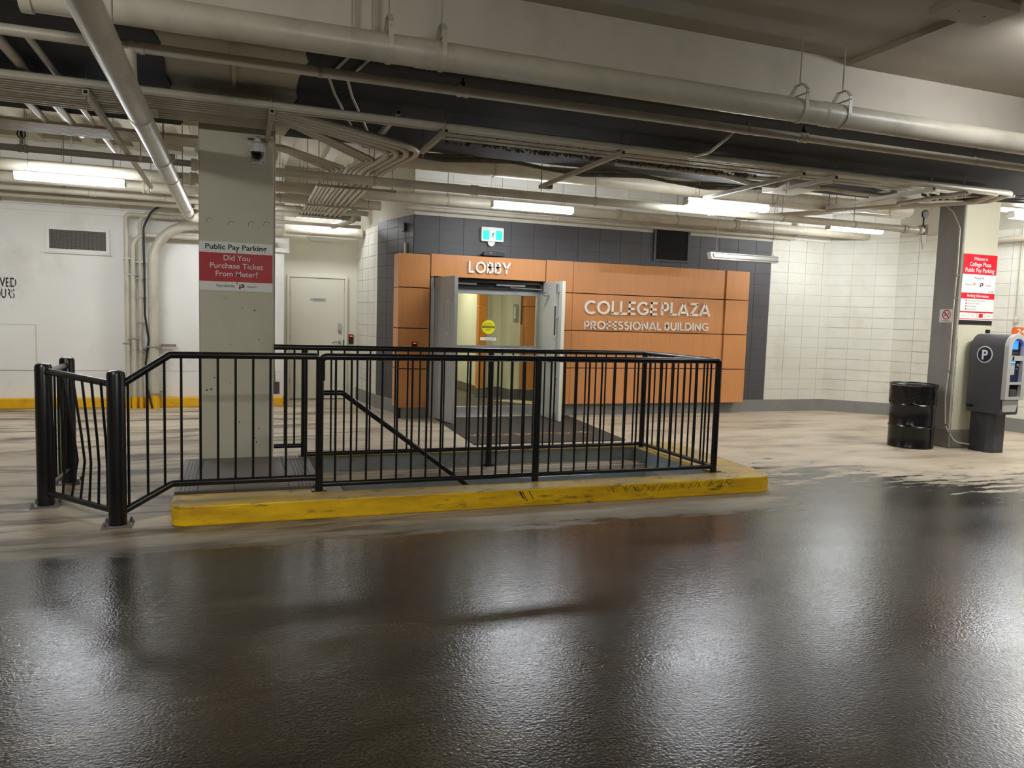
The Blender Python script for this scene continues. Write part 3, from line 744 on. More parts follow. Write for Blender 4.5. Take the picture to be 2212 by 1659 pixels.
for z in (.3, 1.1, 1.95): MB().cyl(on(h_, dn, n, -.012, z, -.02), on(h_, dn, n, -.012, z + .11, -.02), .011, 8).build('hinge', M['alu'], o)
o, h_, dn, n, L = leaf(4.735, 11.61, 4.735, 10.83, .05, M['door_light'], 'right')
MB().obox(on(h_, dn, n, L - .30, 1.31, -.003), dn * .13, n * .012, (0, 0, .56)).build('lite_frame', M['door_white'], o)
MB().obox(on(h_, dn, n, L - .265, 1.36, .0), dn * .06, n * .013, (0, 0, .46)).build('lite_glass', M['mesh_dark'], o)
MB().obox(on(h_, dn, n, L - .002, .015, -.052), dn * .004, n * .054, (0, 0, 2.19)).build('edge_strip', M['door_white'], o)
MB().cyl(on(h_, dn, n, L - .12, .15, .025), on(h_, dn, n, L - .12, 2.02, .025), .010, 8).build('vertical_rod', M['alu'], o)
for z, hh in ((2.03, .13), (1.62, .03), (1.06, .05), (.68, .03), (.03, .13)):
    MB().obox(on(h_, dn, n, L - .145, z, 0), dn * .05, n * .045, (0, 0, hh)).build('rod_latch', M['alu'], o, bevel=.005)
MB().obox(on(h_, dn, n, .1, 1.0, .02), dn * (L - .2), n * .04, (0, 0, .06)).build('panic_bar', M['alu'], o, bevel=.008)
for k, a in ((0, .02), (1, .1)): MB().cyl(on(h_, dn, n, .28, 2.0, .02 + a * .6), on(h_, dn, n, .28, 2.0, .08 + a * .6), .035 - .012 * k, 14).build('closer_knuckle', M['chrome'], o, smooth=True)

gd = thing('glass_door', 'automatic aluminium framed glass door of the lobby with a yellow caution sticker', 'door', (3.8, 11.8, 0))
for a in ((2.89, 2.97, .01, 2.16), (4.70, 4.744, .01, 2.16)): B(a[0], a[1], 11.80, 11.86, a[2], a[3]).build('stile', M['alu'], gd, bevel=.003)
for z0, z1 in ((1.985, 2.06), (1.085, 1.155), (.03, .15)): B(2.97, 4.70, 11.795, 11.865, z0, z1).build('rail', M['alu'], gd, bevel=.003)
B(2.90, 4.73, 11.75, 11.92, 2.06, 2.16).build('operator_box', M['black_plastic'], gd)
for x0, x1 in ((3.0, 3.62), (3.95, 4.45)): B(x0, x1, 11.70, 11.749, 2.125, 2.155).build('operator_arm', M['alu'], gd, bevel=.003)
MB().cyl((4.2, 11.715, 2.105), (4.62, 11.42, 2.08), .008, 8).build('closer_arm', M['alu'], gd)
for z0, z1 in ((.15, 1.085), (1.155, 1.985)): B(2.97, 4.70, 11.826, 11.834, z0, z1).build('glass_pane', M['glass'], gd)
MB().prism(circ(.115), (3.872, 11.825, 1.455), FX, FZ, .002).build('caution_sticker', M['caution_yellow'], gd)
B(3.77, 3.975, 11.8215, 11.823, 1.44, 1.475).build('sticker_band', M['ink'], gd)
lettering(gd, 'CAUTION', M['caution_yellow'], (3.872, 11.8215, 1.445), FX, FZ, w=.17, h=.026, bold=.01)
lettering(gd, 'AUTOMATIC', M['ink'], (3.872, 11.823, 1.492), FX, FZ, w=.15, h=.024)
lettering(gd, 'DOOR', M['ink'], (3.872, 11.823, 1.40), FX, FZ, w=.08, h=.022)
B(3.735, 4.01, 11.822, 11.8255, 1.235, 1.285).build('door_label', M['sign_white'], gd)
lettering(gd, 'AUTOMATIC DOOR', M['ink_grey'], (3.89, 11.822, 1.25), FX, FZ, w=.17, h=.016)

# lobby interior
LZ = 2.75
lw = thing('wall_lobby', 'cream walls of the bright lobby behind the glass door', 'wall', (4.7, 14.7, 0), kind='structure')
def lwb(x0, x1, y0, y1, z0=.2, z1=LZ, m='cream_lobby', nm='wall_face', bev=0): B(x0, x1, y0, y1, z0, z1).build(nm, M[m], lw, bevel=bev)
lwb(4.65, 4.8, 14.6, 17.5); lwb(4.7, 5.15, 14.76, 14.9); lwb(5.10, 5.32, 14.2, 14.76); lwb(5.32, 6.8, 14.32, 14.5)
lwb(2.6, 4.65, 17.5, 17.6, 0); lwb(2.5, 2.6, 11.96, 17.6, 0); lwb(6.8, 6.9, 11.96, 14.5, 0)
for a in ((4.642, 4.79, 14.59, 17.5), (4.70, 5.12, 14.74, 14.9), (5.085, 5.33, 14.18, 14.75), (5.35, 6.8, 14.02, 14.4), (4.52, 4.70, 14.44, 14.6)): lwb(*a, z0=0, z1=.2, m='lobby_base', nm='base_tile')
for z0, z1 in ((.2, .92), (.93, 1.85), (1.86, 2.7)):
    B(4.53, 4.69, 14.45, 14.62, z0, z1).build('orange_pier', M['orange_in'], lw, bevel=.004)
    B(5.38, 6.7, 14.05, 14.3, z0, z1).build('orange_panel', M['orange_in'], lw, bevel=.004)
B(4.70, 4.77, 14.70, 14.759, .0, 2.3).build('door_casing', M['housing'], lw)
B(5.32, 5.37, 14.1, 14.25, .2, 1.5).build('edge_guard', M['ink_tan'], lw)
B(2.6, 6.8, 11.96, 17.5, LZ, LZ + .1).build('lobby_ceiling', M['cream_lobby'], lw)
B(2.6, 6.8, 11.96, 17.5, .0005, .006).build('lobby_carpet', M['lobby_floor'], lw)
MB().prism([(4.55, 13.9), (4.75, 13.9), (5.6, 12.6), (5.6, 13.6), (5.0, 14.05)], (0, 0, .006), (1, 0, 0), (0, 1, 0), .003).build('pale_tile', M['lobby_tile'], lw)
ph = thing('wall_phone', 'small white intercom panel on the lobby pier', 'intercom', (5.3, 14.19, 1.5))
B(5.15, 5.25, 14.17, 14.1995, 1.55, 1.90).build('panel', M['silver'], ph, bevel=.004); B(5.165, 5.205, 14.14, 14.17, 1.6, 1.84).build('handset', M['housing'], ph, bevel=.01)
lp = thing('lobby_light', 'square lobby ceiling light inside the entrance', 'lamp', (3.7, 13.2, LZ - .03))
B(3.1, 4.3, 12.6, 13.2, LZ - .03, LZ - .0005).build('frame', M['housing'], lp); B(3.13, 4.27, 12.63, 13.17, LZ - .035, LZ - .03).build('diffuser', M['tube_lobby'], lp)
lp = thing('lobby_light', 'long lobby ceiling light in the corridor beyond the entrance', 'lamp', (3.7, 15.5, LZ - .03))
B(3.1, 4.3, 15.2, 15.8, LZ - .03, LZ - .0005).build('frame', M['housing'], lp); B(3.13, 4.27, 15.23, 15.77, LZ - .035, LZ - .03).build('diffuser', M['tube_lobby'], lp)

fm = thing('floor_mat', 'dark brown entrance mat with tan lettering before the lobby', 'mat', (3.95, 10.3, 0))
mp = [(2.80, 9.0), (4.95, 9.0), (5.22, 11.55), (2.92, 11.55)]
MB().prism(mp, (0, 0, .0005), (1, 0, 0), (0, 1, 0), .012).build('mat_body', M['mat_brown'], fm, bevel=.004)
lettering(fm, 'COLLEGE PLAZA', M['ink_tan'], (3.68, 9.78, .0125), (-1, 0, 0), (0, -1, 0), w=1.5, h=.16, lift=.0006)
MB().prism([(0, -.1), (.16, .0), (.05, .0), (0, .1), (-.05, .02), (-.14, .06), (-.06, -.04)], (4.66, 9.72, .0125), (-1, 0, 0), (0, -1, 0), .0008).build('emblem', M['ink_tan'], fm)
MB().prism(circ(.03, 14), (4.50, 9.72, .0125), (-1, 0, 0), (0, -1, 0), .0008).build('emblem', M['ink_tan'], fm)

# ------------------------------------------------------------------ wall devices
YW = 11.74
ex = thing('exit_sign', 'green running figure exit sign above the lobby doorway', 'sign', (3.85, YW, 2.76))
MB().prism(rrect(.375, .225, .02, 3.852, 2.935), (0, YW, 0), FX, FZ, .07).build('case', M['housing'], ex, smooth=True)
YE = YW - .0705
for x0, x1 in ((3.69, 3.80), (3.905, 4.012)): B(x0, x1, YE - .001, YE, 2.85, 2.995).build('green_field', M['exit_green'], ex)
B(3.80, 3.905, YE - .001, YE, 2.85, 2.995).build('white_field', M['exit_white'], ex)
man = MB(); Yq = YE - .001
man.prism(circ(.010, 12, 3.872, 2.972), (0, Yq, 0), FX, FZ, .001)
def limb(pts, w):
    for a, b_ in zip(pts, pts[1:]):
        a, b_ = Vector((a[0], a[1])), Vector((b_[0], b_[1])); d = (b_ - a).normalized() * w / 2; nn = Vector((-d.y, d.x))
        man.prism([a - nn, b_ - nn, b_ + nn, a + nn], (0, Yq, 0), FX, FZ, .001)
limb([(3.866, 2.957), (3.852, 2.918)], .024); limb([(3.862, 2.953), (3.838, 2.955), (3.826, 2.938)], .009); limb([(3.870, 2.950), (3.888, 2.936), (3.900, 2.934)], .009)
limb([(3.853, 2.918), (3.846, 2.889), (3.815, 2.890)], .011); limb([(3.856, 2.918), (3.868, 2.895), (3.877, 2.866)], .011)
man.build('running_figure', M['exit_ink'], ex)
MB().prism([(.062 * math.cos(math.radians(180 + 15 * k)), .075 * math.sin(math.radians(180 + 15 * k))) for k in range(13)], (3.84, YW, 2.822), FX, FZ, .05).build('lamp_head', M['housing'], ex)
ms = thing('door_sensor', 'black motion sensor bar just above the LOBBY letters', 'sensor', (3.84, 11.65, 2.575))
MB().prism([(0, 0), (.36, 0), (.36, .05), (.20, .075), (.10, .075), (.02, .06)], (3.66, 11.66, 2.585), FX, FZ, .10).build('body', M['black_plastic'], ms, bevel=.006)
B(3.72, 3.98, 11.66, 11.7465, 2.59, 2.64).build('mount', M['black_plastic'], ms)
MB().lathe([(.014, 0), (.008, .006), (0, .008)], (3.79, 11.56, 2.635), 12, 'y').build('lens', M['chrome'], ms)
gl = thing('wall_grille', 'dark square air grille high on the charcoal wall', 'grille', (7.2, YW, 2.68))
for a in ((6.83, 6.87, 2.68, 3.29), (7.51, 7.552, 2.68, 3.29), (6.87, 7.51, 2.68, 2.715), (6.87, 7.51, 3.25, 3.29)): B(a[0], a[1], YW - .03, YW + .009, a[2], a[3]).build('frame', M['grey_block'], gl)
B(6.87, 7.51, YW - .002, YW + .008, 2.715, 3.25).build('back', M['joint_black'], gl)
lm = unit_box(M['mesh_dark'])
for k in range(24): piece('louvre', unit_box(M['joint_black']), gl, (7.19, YW - .012, 2.73 + .022 * k), 0, (.64, .02, .006))
vl = thing('wall_vent', 'white framed mesh vent high on the left white wall', 'vent', (-2.32, 13.53, 2.42))
x0, x1, z0, z1 = -2.762, -1.883, 2.42, 2.81
for a in ((x0, x0 + .05, z0, z1), (x1 - .05, x1, z0, z1), (x0 + .05, x1 - .05, z0, z0 + .05), (x0 + .05, x1 - .05, z1 - .05, z1)): B(a[0], a[1], 13.50, 13.534, a[2], a[3]).build('frame', M['white_wall'], vl, bevel=.004)
B(x0 - .02, x1 + .03, 13.495, 13.534, z0 - .02, z0).build('sill', M['white_wall'], vl)
B(x0 + .05, x1 - .05, 13.528, 13.533, z0 + .05, z1 - .05).build('back', M['mesh_dark'], vl)
mw = MB(); k = x0 + .05
while k < x1 - .05: mw.box(k, k + .004, 13.515, 13.519, z0 + .05, z1 - .05); k += .018
k = z0 + .05
while k < z1 - .05: mw.box(x0 + .05, x1 - .05, 13.511, 13.515, k, k + .004); k += .018
mw.build('wire_mesh', M['pipe_dark'], vl, kind='stuff')
wt = thing('wall_stencil', 'black stencilled parking notice at the left edge of the white wall', 'stencil', (-3.4, 13.534, 1.68))
lettering(wt, 'RESERVED', M['ink'], (-3.165, 13.5345, 1.858), FX, FZ, w=.53, h=.14, bold=.015, align='r')
lettering(wt, 'HOURS', M['ink'], (-3.19, 13.5345, 1.688), FX, FZ, w=.335, h=.14, bold=.015, align='r')
for x in (-3.19, -3.265): B(x - .006, x + .006, 13.531, 13.5325, 1.855, 2.0).build('stencil_bridge', M['white_wall'], wt)
for x in (-3.215, -3.285): B(x - .006, x + .006, 13.531, 13.5325, 1.685, 1.83).build('stencil_bridge', M['white_wall'], wt)
lb = thing('column_box', 'small grey outlet box low on the right side of the cream column', 'box', (.37, 7.9, .77))
B(.336, .40, 7.86, 7.94, .775, .895).build('box', M['pipe_dark'], lb, bevel=.004)
MB().tube(fillet([(.352, 7.9, .895), (.352, 7.9, .96), (.346, 7.9, 1.05), (.346, 7.9, 3.40)], .1), .0095, 8).build('conduit', M['conduit'], lb, smooth=True)
wbx = thing('speaker_box', 'small charcoal box on the charcoal return wall', 'box', (2.5, 12.0, 2.95))
dd = (Vector((*PB, 0)) - Vector((*PC, 0))).normalized(); nn = Vector((dd.y, -dd.x, 0)); bp = Vector((*PC, 0)) + dd * 1.02 + nn * .012
MB().obox(bp + Vector((0, 0, 2.93)), dd * .09, nn * .04, (0, 0, .13)).build('box', M['grey_block'], wbx, bevel=.004)
MB().cyl(bp + dd * .03 + nn * .01 + Vector((0, 0, 2.56)), bp + dd * .03 + nn * .01 + Vector((0, 0, 2.93)), .006, 6).build('wire', M['conduit'], wbx)

# ------------------------------------------------------------------ signs on the columns
def park_logo(parent, O, s, w=1.0):
    """the dark letter mark: red block over a black stem, black bowl"""
    flat(parent, 'logo_stem', M['ink'], O, FX, FZ, rect(.28 * s, .62 * s, .14 * s, .31 * s), .0008, .001)
    flat(parent, 'logo_block', M['sign_red2'], O, FX, FZ, rect(.28 * s, .26 * s, .14 * s, .83 * s), .0008, .001)
    bowl = [(.36 * s, 1.0 * s), (.36 * s, .76 * s), (.58 * s, .76 * s), (.66 * s, .70 * s), (.66 * s, .56 * s), (.58 * s, .48 * s), (.36 * s, .48 * s), (.36 * s, .26 * s)] + \
           [(.62 * s + .38 * s * math.sin(math.radians(a)), .63 * s - .37 * s * math.cos(math.radians(a))) for a in range(0, 181, 15)]
    flat(parent, 'logo_bowl', M['ink'], O, FX, FZ, bowl, .0008, .001)
YS = 7.716
ps = thing('parking_sign', 'red and white Public Pay Parking sign on the cream column', 'sign', (0, YS, 1.77))
B(-.33, .322, YS - .004, 7.7195, 1.775, 2.232).build('board', M['sign_white'], ps)
B(-.33, .322, YS - .0052, YS - .004, 1.862, 2.13).build('red_band', M['sign_red'], ps)
ys = YS - .0052
lettering(ps, 'Public Pay Parking', M['ink'], (-.005, ys + .001, 2.163), FX, FZ, w=.545, h=.048, bold=.018, words=True)
for tx, z, w in (('Did You', 2.062, .235), ('Purchase Ticket', 1.987, .475), ('From Meter?', 1.912, .375)):
    lettering(ps, tx, M['ink_white'], (.0, ys, z), FX, FZ, w=w, h=.05, bold=.004, words=True)
lettering(ps, 'Patrolled By', M['ink'], (-.10, ys + .001, 1.812), FX, FZ, w=.16, h=.022, bold=.006)
park_logo(ps, (.02, ys + .0012, 1.795), .048)
lettering(ps, 'impark', M['ink'], (.135, ys + .001, 1.812), FX, FZ, w=.085, h=.022)
for z in (2.137, 1.852): MB().lathe([(.01, 0), (.009, .004), (0, .006)], (0, ys, z), 10, 'y').build('screw', M['steel'], ps)

YR = 7.6385
rs = thing('welcome_sign', 'tall red and white Welcome to College Plaza sign on the right column', 'sign', (9.52, YR, 1.7))
B(9.215, 9.835, YR - .006, YR, 1.765, 2.655).build('board', M['sign_white'], rs)
yb = YR - .006
def band(z0, z1, m='sign_red2', x0=9.215, x1=9.835): B(x0, x1, yb - .001, yb, z0, z1).build('band', M[m], rs)
band(2.385, 2.655); band(2.055, 2.135); band(1.865, 1.885); band(1.775, 1.785)
yt = yb - .001
def rt(tx, z, w, h, m='ink_white', x=9.525, bold=.01, al='c'): lettering(rs, tx, M[m], (x, yt + (0 if m == 'ink_white' else .001), z), FX, FZ, w=w, h=h, bold=bold, align=al)
rt('Welcome to', 2.575, .26, .046); rt('College Plaza', 2.495, .40, .056); rt('Public Pay Parking', 2.415, .54, .056)
rt('Managed By', 2.325, .19, .028, 'ink', bold=0)
rt('Westcorp', 2.232, .14, .03, 'ink_grey', x=9.27, bold=0, al='l'); rt('Lot 434', 2.148, .10, .026, 'ink', x=9.81, bold=0, al='r')
flat(rs, 'emblem', M['ink_gold'], (9.44, yt, 2.225), FX, FZ, [(0, 0), (.03, .045), (.012, .045), (0, .028), (-.012, .045), (-.03, .045)], .0008)
park_logo(rs, (9.545, yt + .001, 2.215), .062)
rt('impark', 2.232, .11, .03, 'sign_red2', x=9.65, bold=0, al='l')
rt('Parking Information', 2.078, .40, .038)
for i, (tx, w) in enumerate((('Enter Licence Plate Number', .33), ('Choose Time Option', .23), ('Insert Payment', .17), ('Keep Receipt', .16))):
    z = 2.02 - .038 * i
    flat(rs, 'bullet', M['sign_red2'], (9.315, yt + .001, z + .010), FX, FZ, circ(.012, 12), .0008)
    rt(tx, z, w, .020, 'ink_grey', x=9.34, bold=0, al='l')
for i in range(1, 4): B(9.215 + .155 * i, 9.218 + .155 * i, yb - .001, yb, 1.795, 1.865).build('divider', M['sign_red2'], rs)
B(9.70 - .13, 9.70 - .055, yb - .001, yb, 1.80, 1.855).build('red_box', M['sign_red2'], rs)
for i, tx in enumerate(('PAYMENT', 'VISA', '', 'HELP')):
    if tx: rt(tx, 1.82, .08, .014, 'ink', x=9.292 + .155 * i, bold=0)
B(9.215, 9.825, YR - .012, YR, 1.705, 1.76).build('card_rail', M['black_plastic'], rs, bevel=.003)
MB().cyl((9.53, yb - .0005, 2.378), (9.53, yb - .005, 2.378), .006, 8).build('screw', M['steel'], rs)

XN = 9.1995
ns = thing('no_smoking_sign', 'small no smoking sign on the grey side of the right column', 'sign', (XN, 7.82, 1.72))
B(XN - .003, XN, 7.71, 7.93, 1.725, 1.905).build('board', M['sign_white'], ns)
def ring(r0, r1, n=28):
    mb = MB()
    for k in range(n):
        a0, a1 = 2 * math.pi * k / n, 2 * math.pi * (k + 1) / n
        mb.prism([(r0 * math.cos(a0), r0 * math.sin(a0)), (r1 * math.cos(a0), r1 * math.sin(a0)), (r1 * math.cos(a1), r1 * math.sin(a1)), (r0 * math.cos(a1), r0 * math.sin(a1))], (XN - .003, 7.82, 1.83), LX, FZ, .0012)
    return mb
ring(.054, .066).build('red_ring', M['sign_red'], ns)
flat(ns, 'cigarette', M['ink'], (XN - .003, 7.82, 1.83), LX, FZ, [(-.042, -.012), (.016, -.012), (.016, .002), (-.042, .002)], .0008)
flat(ns, 'smoke', M['ink_grey'], (XN - .003, 7.82, 1.83), LX, FZ, [(.022, .0), (.034, .0), (.034, .02), (.028, .034), (.020, .026)], .0008)
flat(ns, 'slash', M['sign_red'], (XN - .0035, 7.82, 1.83), LX, FZ, [(-.045, .034), (-.034, .045), (.045, -.034), (.034, -.045)][::-1], .0012)
lettering(ns, 'NO SMOKING', M['ink'], (XN - .003, 7.82, 1.738), LX, FZ, w=.13, h=.014, bold=.01)

dirv = (Vector((*PH, 0)) - Vector((*PG, 0))).normalized(); nrm = Vector((dirv.y, -dirv.x, 0))
def onright(y, z, lift=0):  # a point on the right-hand wall
    t = (y - PG[1]) / (PH[1] - PG[1]); return Vector((PG[0] + (PH[0] - PG[0]) * t, y, z)) + nrm * (.013 + lift)
ns2 = thing('hours_sign', 'orange and white notice on the wall behind the pay station', 'sign', onright(8.6, 1.1))
MB().prism(rrect(.60, .62, .04), onright(8.585, 1.395), dirv, FZ, .008).build('board', M['sign_white'], ns2)
MB().prism(rrect(.60, .15, .04), onright(8.585, 1.63, .008), dirv, FZ, .001).build('orange_band', M['sign_orange'], ns2)
lettering(ns2, '24', M['ink_white'], onright(8.80, 1.595, .009), dirv, FZ, w=.13, h=.085, align='l', bold=.01)
lettering(ns2, 'PK', M['ink'], onright(8.80, 1.45, .008), dirv, FZ, w=.14, h=.075, align='l', bold=.02)
MB().prism(rect(.60, .05), onright(8.585, 1.075), dirv, FZ, .012).build('card_rail', M['black_plastic'], ns2)
wpp = thing('wall_drop_pipe', 'thin white drop pipe with a round fitting on the right wall', 'pipe', onright(8.82, 1.8))
MB().cyl(onright(8.82, 1.88, .03), onright(8.82, 3.3, .03), .014, 8).build('pipe_body', M['pipe'], wpp, smooth=True)
MB().lathe([(.014, .12), (.03, .10), (.035, .05), (.028, .01), (.012, 0)], onright(8.82, 1.76, .04), 14).build('fitting', M['pipe'], wpp, smooth=True)

# ------------------------------------------------------------------ security camera, drum, pay station
sc = thing('security_camera', 'white dome security camera high on the cream column', 'camera', (.18, 7.7, 2.98))
MB().prism(rrect(.155, .20, .03, .181, 3.075), (0, 7.7195, 0), FX, FZ, .012).build('mount_plate', M['housing'], sc, smooth=True)
MB().tube(fillet([(.18, 7.71, 3.18), (.18, 7.60, 3.20), (.18, 7.60, 3.13)], .05), .03, 14).build('arm', M['housing'], sc, smooth=True)
MB().lathe([(.0, .14), (.03, .138), (.06, .12), (.068, .09), (.070, .05), (.066, .045)], (.18, 7.60, 3.02), 24).build('cap', M['housing'], sc, smooth=True)
MB().lathe([(.058, .046), (.056, .02), (.045, -.005), (.025, -.018), (0, -.022)][::-1], (.18, 7.60, 3.02), 24).build('dome', M['dome_black'], sc, smooth=True)
for x in (.12, .24): MB().lathe([(.008, 0), (.006, .004), (0, .005)], (x, 7.7075, 2.995), 8, 'y').build('screw', M['steel'], sc)
MB().tube([(.10, 7.715, 3.205), (.13, 7.68, 3.20), (.16, 7.63, 3.19)], .006, 6).build('cable', M['rubber'], sc)

dx, dy = 8.77, 7.88
dr = thing('steel_drum', 'black steel drum used as a bin, lined with a black bag', 'bin', (dx, dy, 0))
prof = [(.272, 0), (.288, .004), (.288, .02), (.284, .03), (.284, .27), (.290, .285), (.298, .297), (.290, .309), (.284, .324), (.284, .565), (.290, .58), (.298, .592), (.290, .604), (.284, .619), (.284, .80)]
MB().lathe(prof + [(.27, .80), (.27, .05), (0, .05)], (dx, dy, 0), 40).build('drum_body', M['black_drum'], dr, smooth=True)
bag = MB(); nseg = 72; rows = [(.289, .615), (.292, .64), (.291, .70), (.293, .76), (.291, .82), (.296, .85)]
vs = []
for j, (r, z) in enumerate(rows):
    for k in range(nseg):
        a = 2 * math.pi * k / nseg; w = .006 * math.sin(7 * a + j * 1.3) + .004 * math.sin(17 * a + j * 2.1); dz = (.02 * math.sin(5 * a) + .012 * math.sin(13 * a)) if j == 0 else 0
        vs.append((dx + (r + abs(w)) * math.cos(a), dy + (r + abs(w)) * math.sin(a), z + dz))
fs = [(j * nseg + k, j * nseg + (k + 1) % nseg, (j + 1) * nseg + (k + 1) % nseg, (j + 1) * nseg + k) for j in range(len(rows) - 1) for k in range(nseg)]
bag.add(vs, fs); bag.lathe([(.296, .85), (.27, .855), (.262, .80), (.26, .45), (0, .44)], (dx, dy, 0), nseg)
bag.build('bin_liner', M['bag'], dr, smooth=True)
MB().tube([(dx + .296 * math.cos(2 * math.pi * k / 48), dy + .296 * math.sin(2 * math.pi * k / 48), .868) for k in range(49)], .011, 8, cap=False).build('rim_ring', M['black_steel'], dr, smooth=True)
B(dx + .285, dx + .345, dy - .06, dy - .03, .855, .878).build('clamp_lever', M['steel'], dr, bevel=.004)

pm = thing('pay_station', 'dark grey parking pay station with a round P badge and blue screen', 'pay station', (9.53, 7.3, 0))
MB().prism([(9.47, 7.19), (9.655, 7.19), (9.69, 7.22), (9.69, 7.52), (9.42, 7.52), (9.42, 7.27)], (0, 0, 0), (1, 0, 0), (0, 1, 0), .56).build('foot', M['meter_foot'], pm, bevel=.006)
XA, XB_, XM = 9.355, 9.675, 9.515; RA = .16
arch = [(XA + .012, .535), (XB_ - .012, .535), (XB_, .56)] + [(XM + RA * math.cos(math.radians(a)), 1.425 + RA * math.sin(math.radians(a))) for a in range(0, 181, 10)] + [(XA, .56)]
MB().prism(arch, (0, 7.53, 0), FX, FZ, .48).build('cabinet', M['meter_grey'], pm, smooth=True)
B(XA + .02, XB_ - .02, 7.52, 7.56, .58, 1.4).build('back_door', M['meter_foot'], pm, bevel=.006)
# silver bezel with openings, built as a frame on the front
YM = 7.05
def fr(poly, y, d, name, m, bev=0.0, par=None): return MB().prism(poly, (0, y, 0), FX, FZ, d).build(name, M[m], par or pm, bevel=bev)
bz = MB()
for a in range(0, 180, 10):
    a0, a1 = math.radians(a), math.radians(a + 10)
    bz.prism([(XM + q * math.cos(t), 1.425 + q * math.sin(t)) for q, t in ((.108, a0), (.168, a0), (.168, a1), (.108, a1))], (0, YM, 0), FX, FZ, .06)
for xa, xb in ((XM - .168, XM - .108), (XM + .108, XM + .168)): bz.box(xa, xb, YM - .06, YM, .735, 1.425)
for z0, z1 in ((1.245, 1.31), (.935, .965), (.735, .775)): bz.box(XM - .11, XM + .11, YM - .055, YM, z0, z1)
bzo = bz.build('bezel', M['silver'], pm, smooth=True)
fr(rect(.22, .24, XM, 1.42), YM - .006, .004, 'screen_recess', 'black_plastic')
fr(rect(.125, .115, XM - .005, 1.45), YM - .0105, .003, 'screen', 'screen_blue')
for x in (-.05, -.015, .02, .055): fr(rect(.02, .016, XM + x, 1.345), YM - .0105, .004, 'key', 'ink_grey')
fr(rect(.22, .285, XM, 1.105), YM - .006, .004, 'payment_panel', 'navy')
fr(rect(.09, .15, XM - .03, 1.135), YM - .0105, .012, 'card_slot', 'silver', .004); fr(rect(.09, .022, XM - .03, 1.225), YM - .0105, .014, 'lit_strip', 'screen_cyan')
MB().lathe([(.024, 0), (.022, .014), (0, .016)], (XM + .065, YM - .0105, 1.19), 14, 'y').build('coin_slot', M['chrome'], pm); MB().lathe([(.014, 0), (.012, .012), (0, .014)], (XM + .06, YM - .0105, 1.135), 12, 'y').build('button', M['chrome'], pm)
MB().lathe([(.02, 0), (.018, .01), (0, .012)], (XM - .075, YM - .0105, 1.02), 12, 'y').build('keyhole', M['chrome'], pm)
fr(rect(.03, .05, XM - .07, 1.275), YM - .0555, .002, 'pictogram', 'ink')
fr(rect(.22, .165, XM, .855), YM - .006, .004, 'receipt_recess', 'joint_black'); fr(rrect(.11, .09, .015, XM, .825), YM - .0105, .03, 'receipt_flap', 'mesh_dark', .003)
fr([(XM - .135, .57), (XM + .10, .57), (XM + .145, .725), (XM - .145, .725)], YM - .0005, .02, 'lower_plate', 'silver', .006)
XP = XA - .0005
MB().lathe([(.112, 0), (.112, .004), (0, .004)], (XP, 7.325, 1.31), 32, 'x').build('badge_ring', M['sign_white'], pm)
MB().lathe([(.098, .004), (.098, .006), (0, .006)], (XP, 7.325, 1.31), 32, 'x').build('badge_disc', M['navy'], pm)
lettering(pm, 'P', M['ink_white'], (XP - .006, 7.32, 1.247), LX, FZ, w=.085, h=.125, bold=.03)
B(9.42, 9.46, 7.36, 7.40, 1.59, 1.64).build('antenna', M['black_plastic'], pm)
B(XA - .02, XA, 7.44, 7.52, .60, .625).build('latch', M['black_plastic'], pm)

cc = thing('column_conduit', 'thin bent grey conduit running down the grey side of the right column', 'conduit', (9.18, 7.7, .05))
MB().tube(fillet([(9.18, 8.01, 3.385), (9.18, 7.82, 3.22), (9.18, 7.70, 3.0), (9.18, 7.69, 2.5), (9.18, 7.705, 1.9), (9.18, 7.70, 1.1), (9.18, 7.725, .68), (9.18, 7.69, .30), (9.25, 7.58, .09), (9.43, 7.50, .07)], .12), .009, 8).build('tube', M['conduit'], cc, smooth=True)
for z, y in ((2.35, 7.695), (2.05, 7.70), (1.05, 7.703), (.31, 7.69)): B(9.168, 9.1995, y - .022, y + .022, z, z + .02).build('clip', M['steel'], cc)

for x, y, a, lb in ((7.35, 8.55, .6, 'crumpled white paper scrap on the floor left of the drum'), (7.8, 8.75, 1.4, 'smaller white paper scrap on the floor behind the drum')):
    t = MB().prism([(-.02, -.007), (.018, -.009), (.021, .006), (-.015, .009)], (x, y, .0005), (math.cos(a), math.sin(a), 0), (-math.sin(a), math.cos(a), 0), .008).build('paper_scrap', M['dirt'], None, label=lb, category='litter')

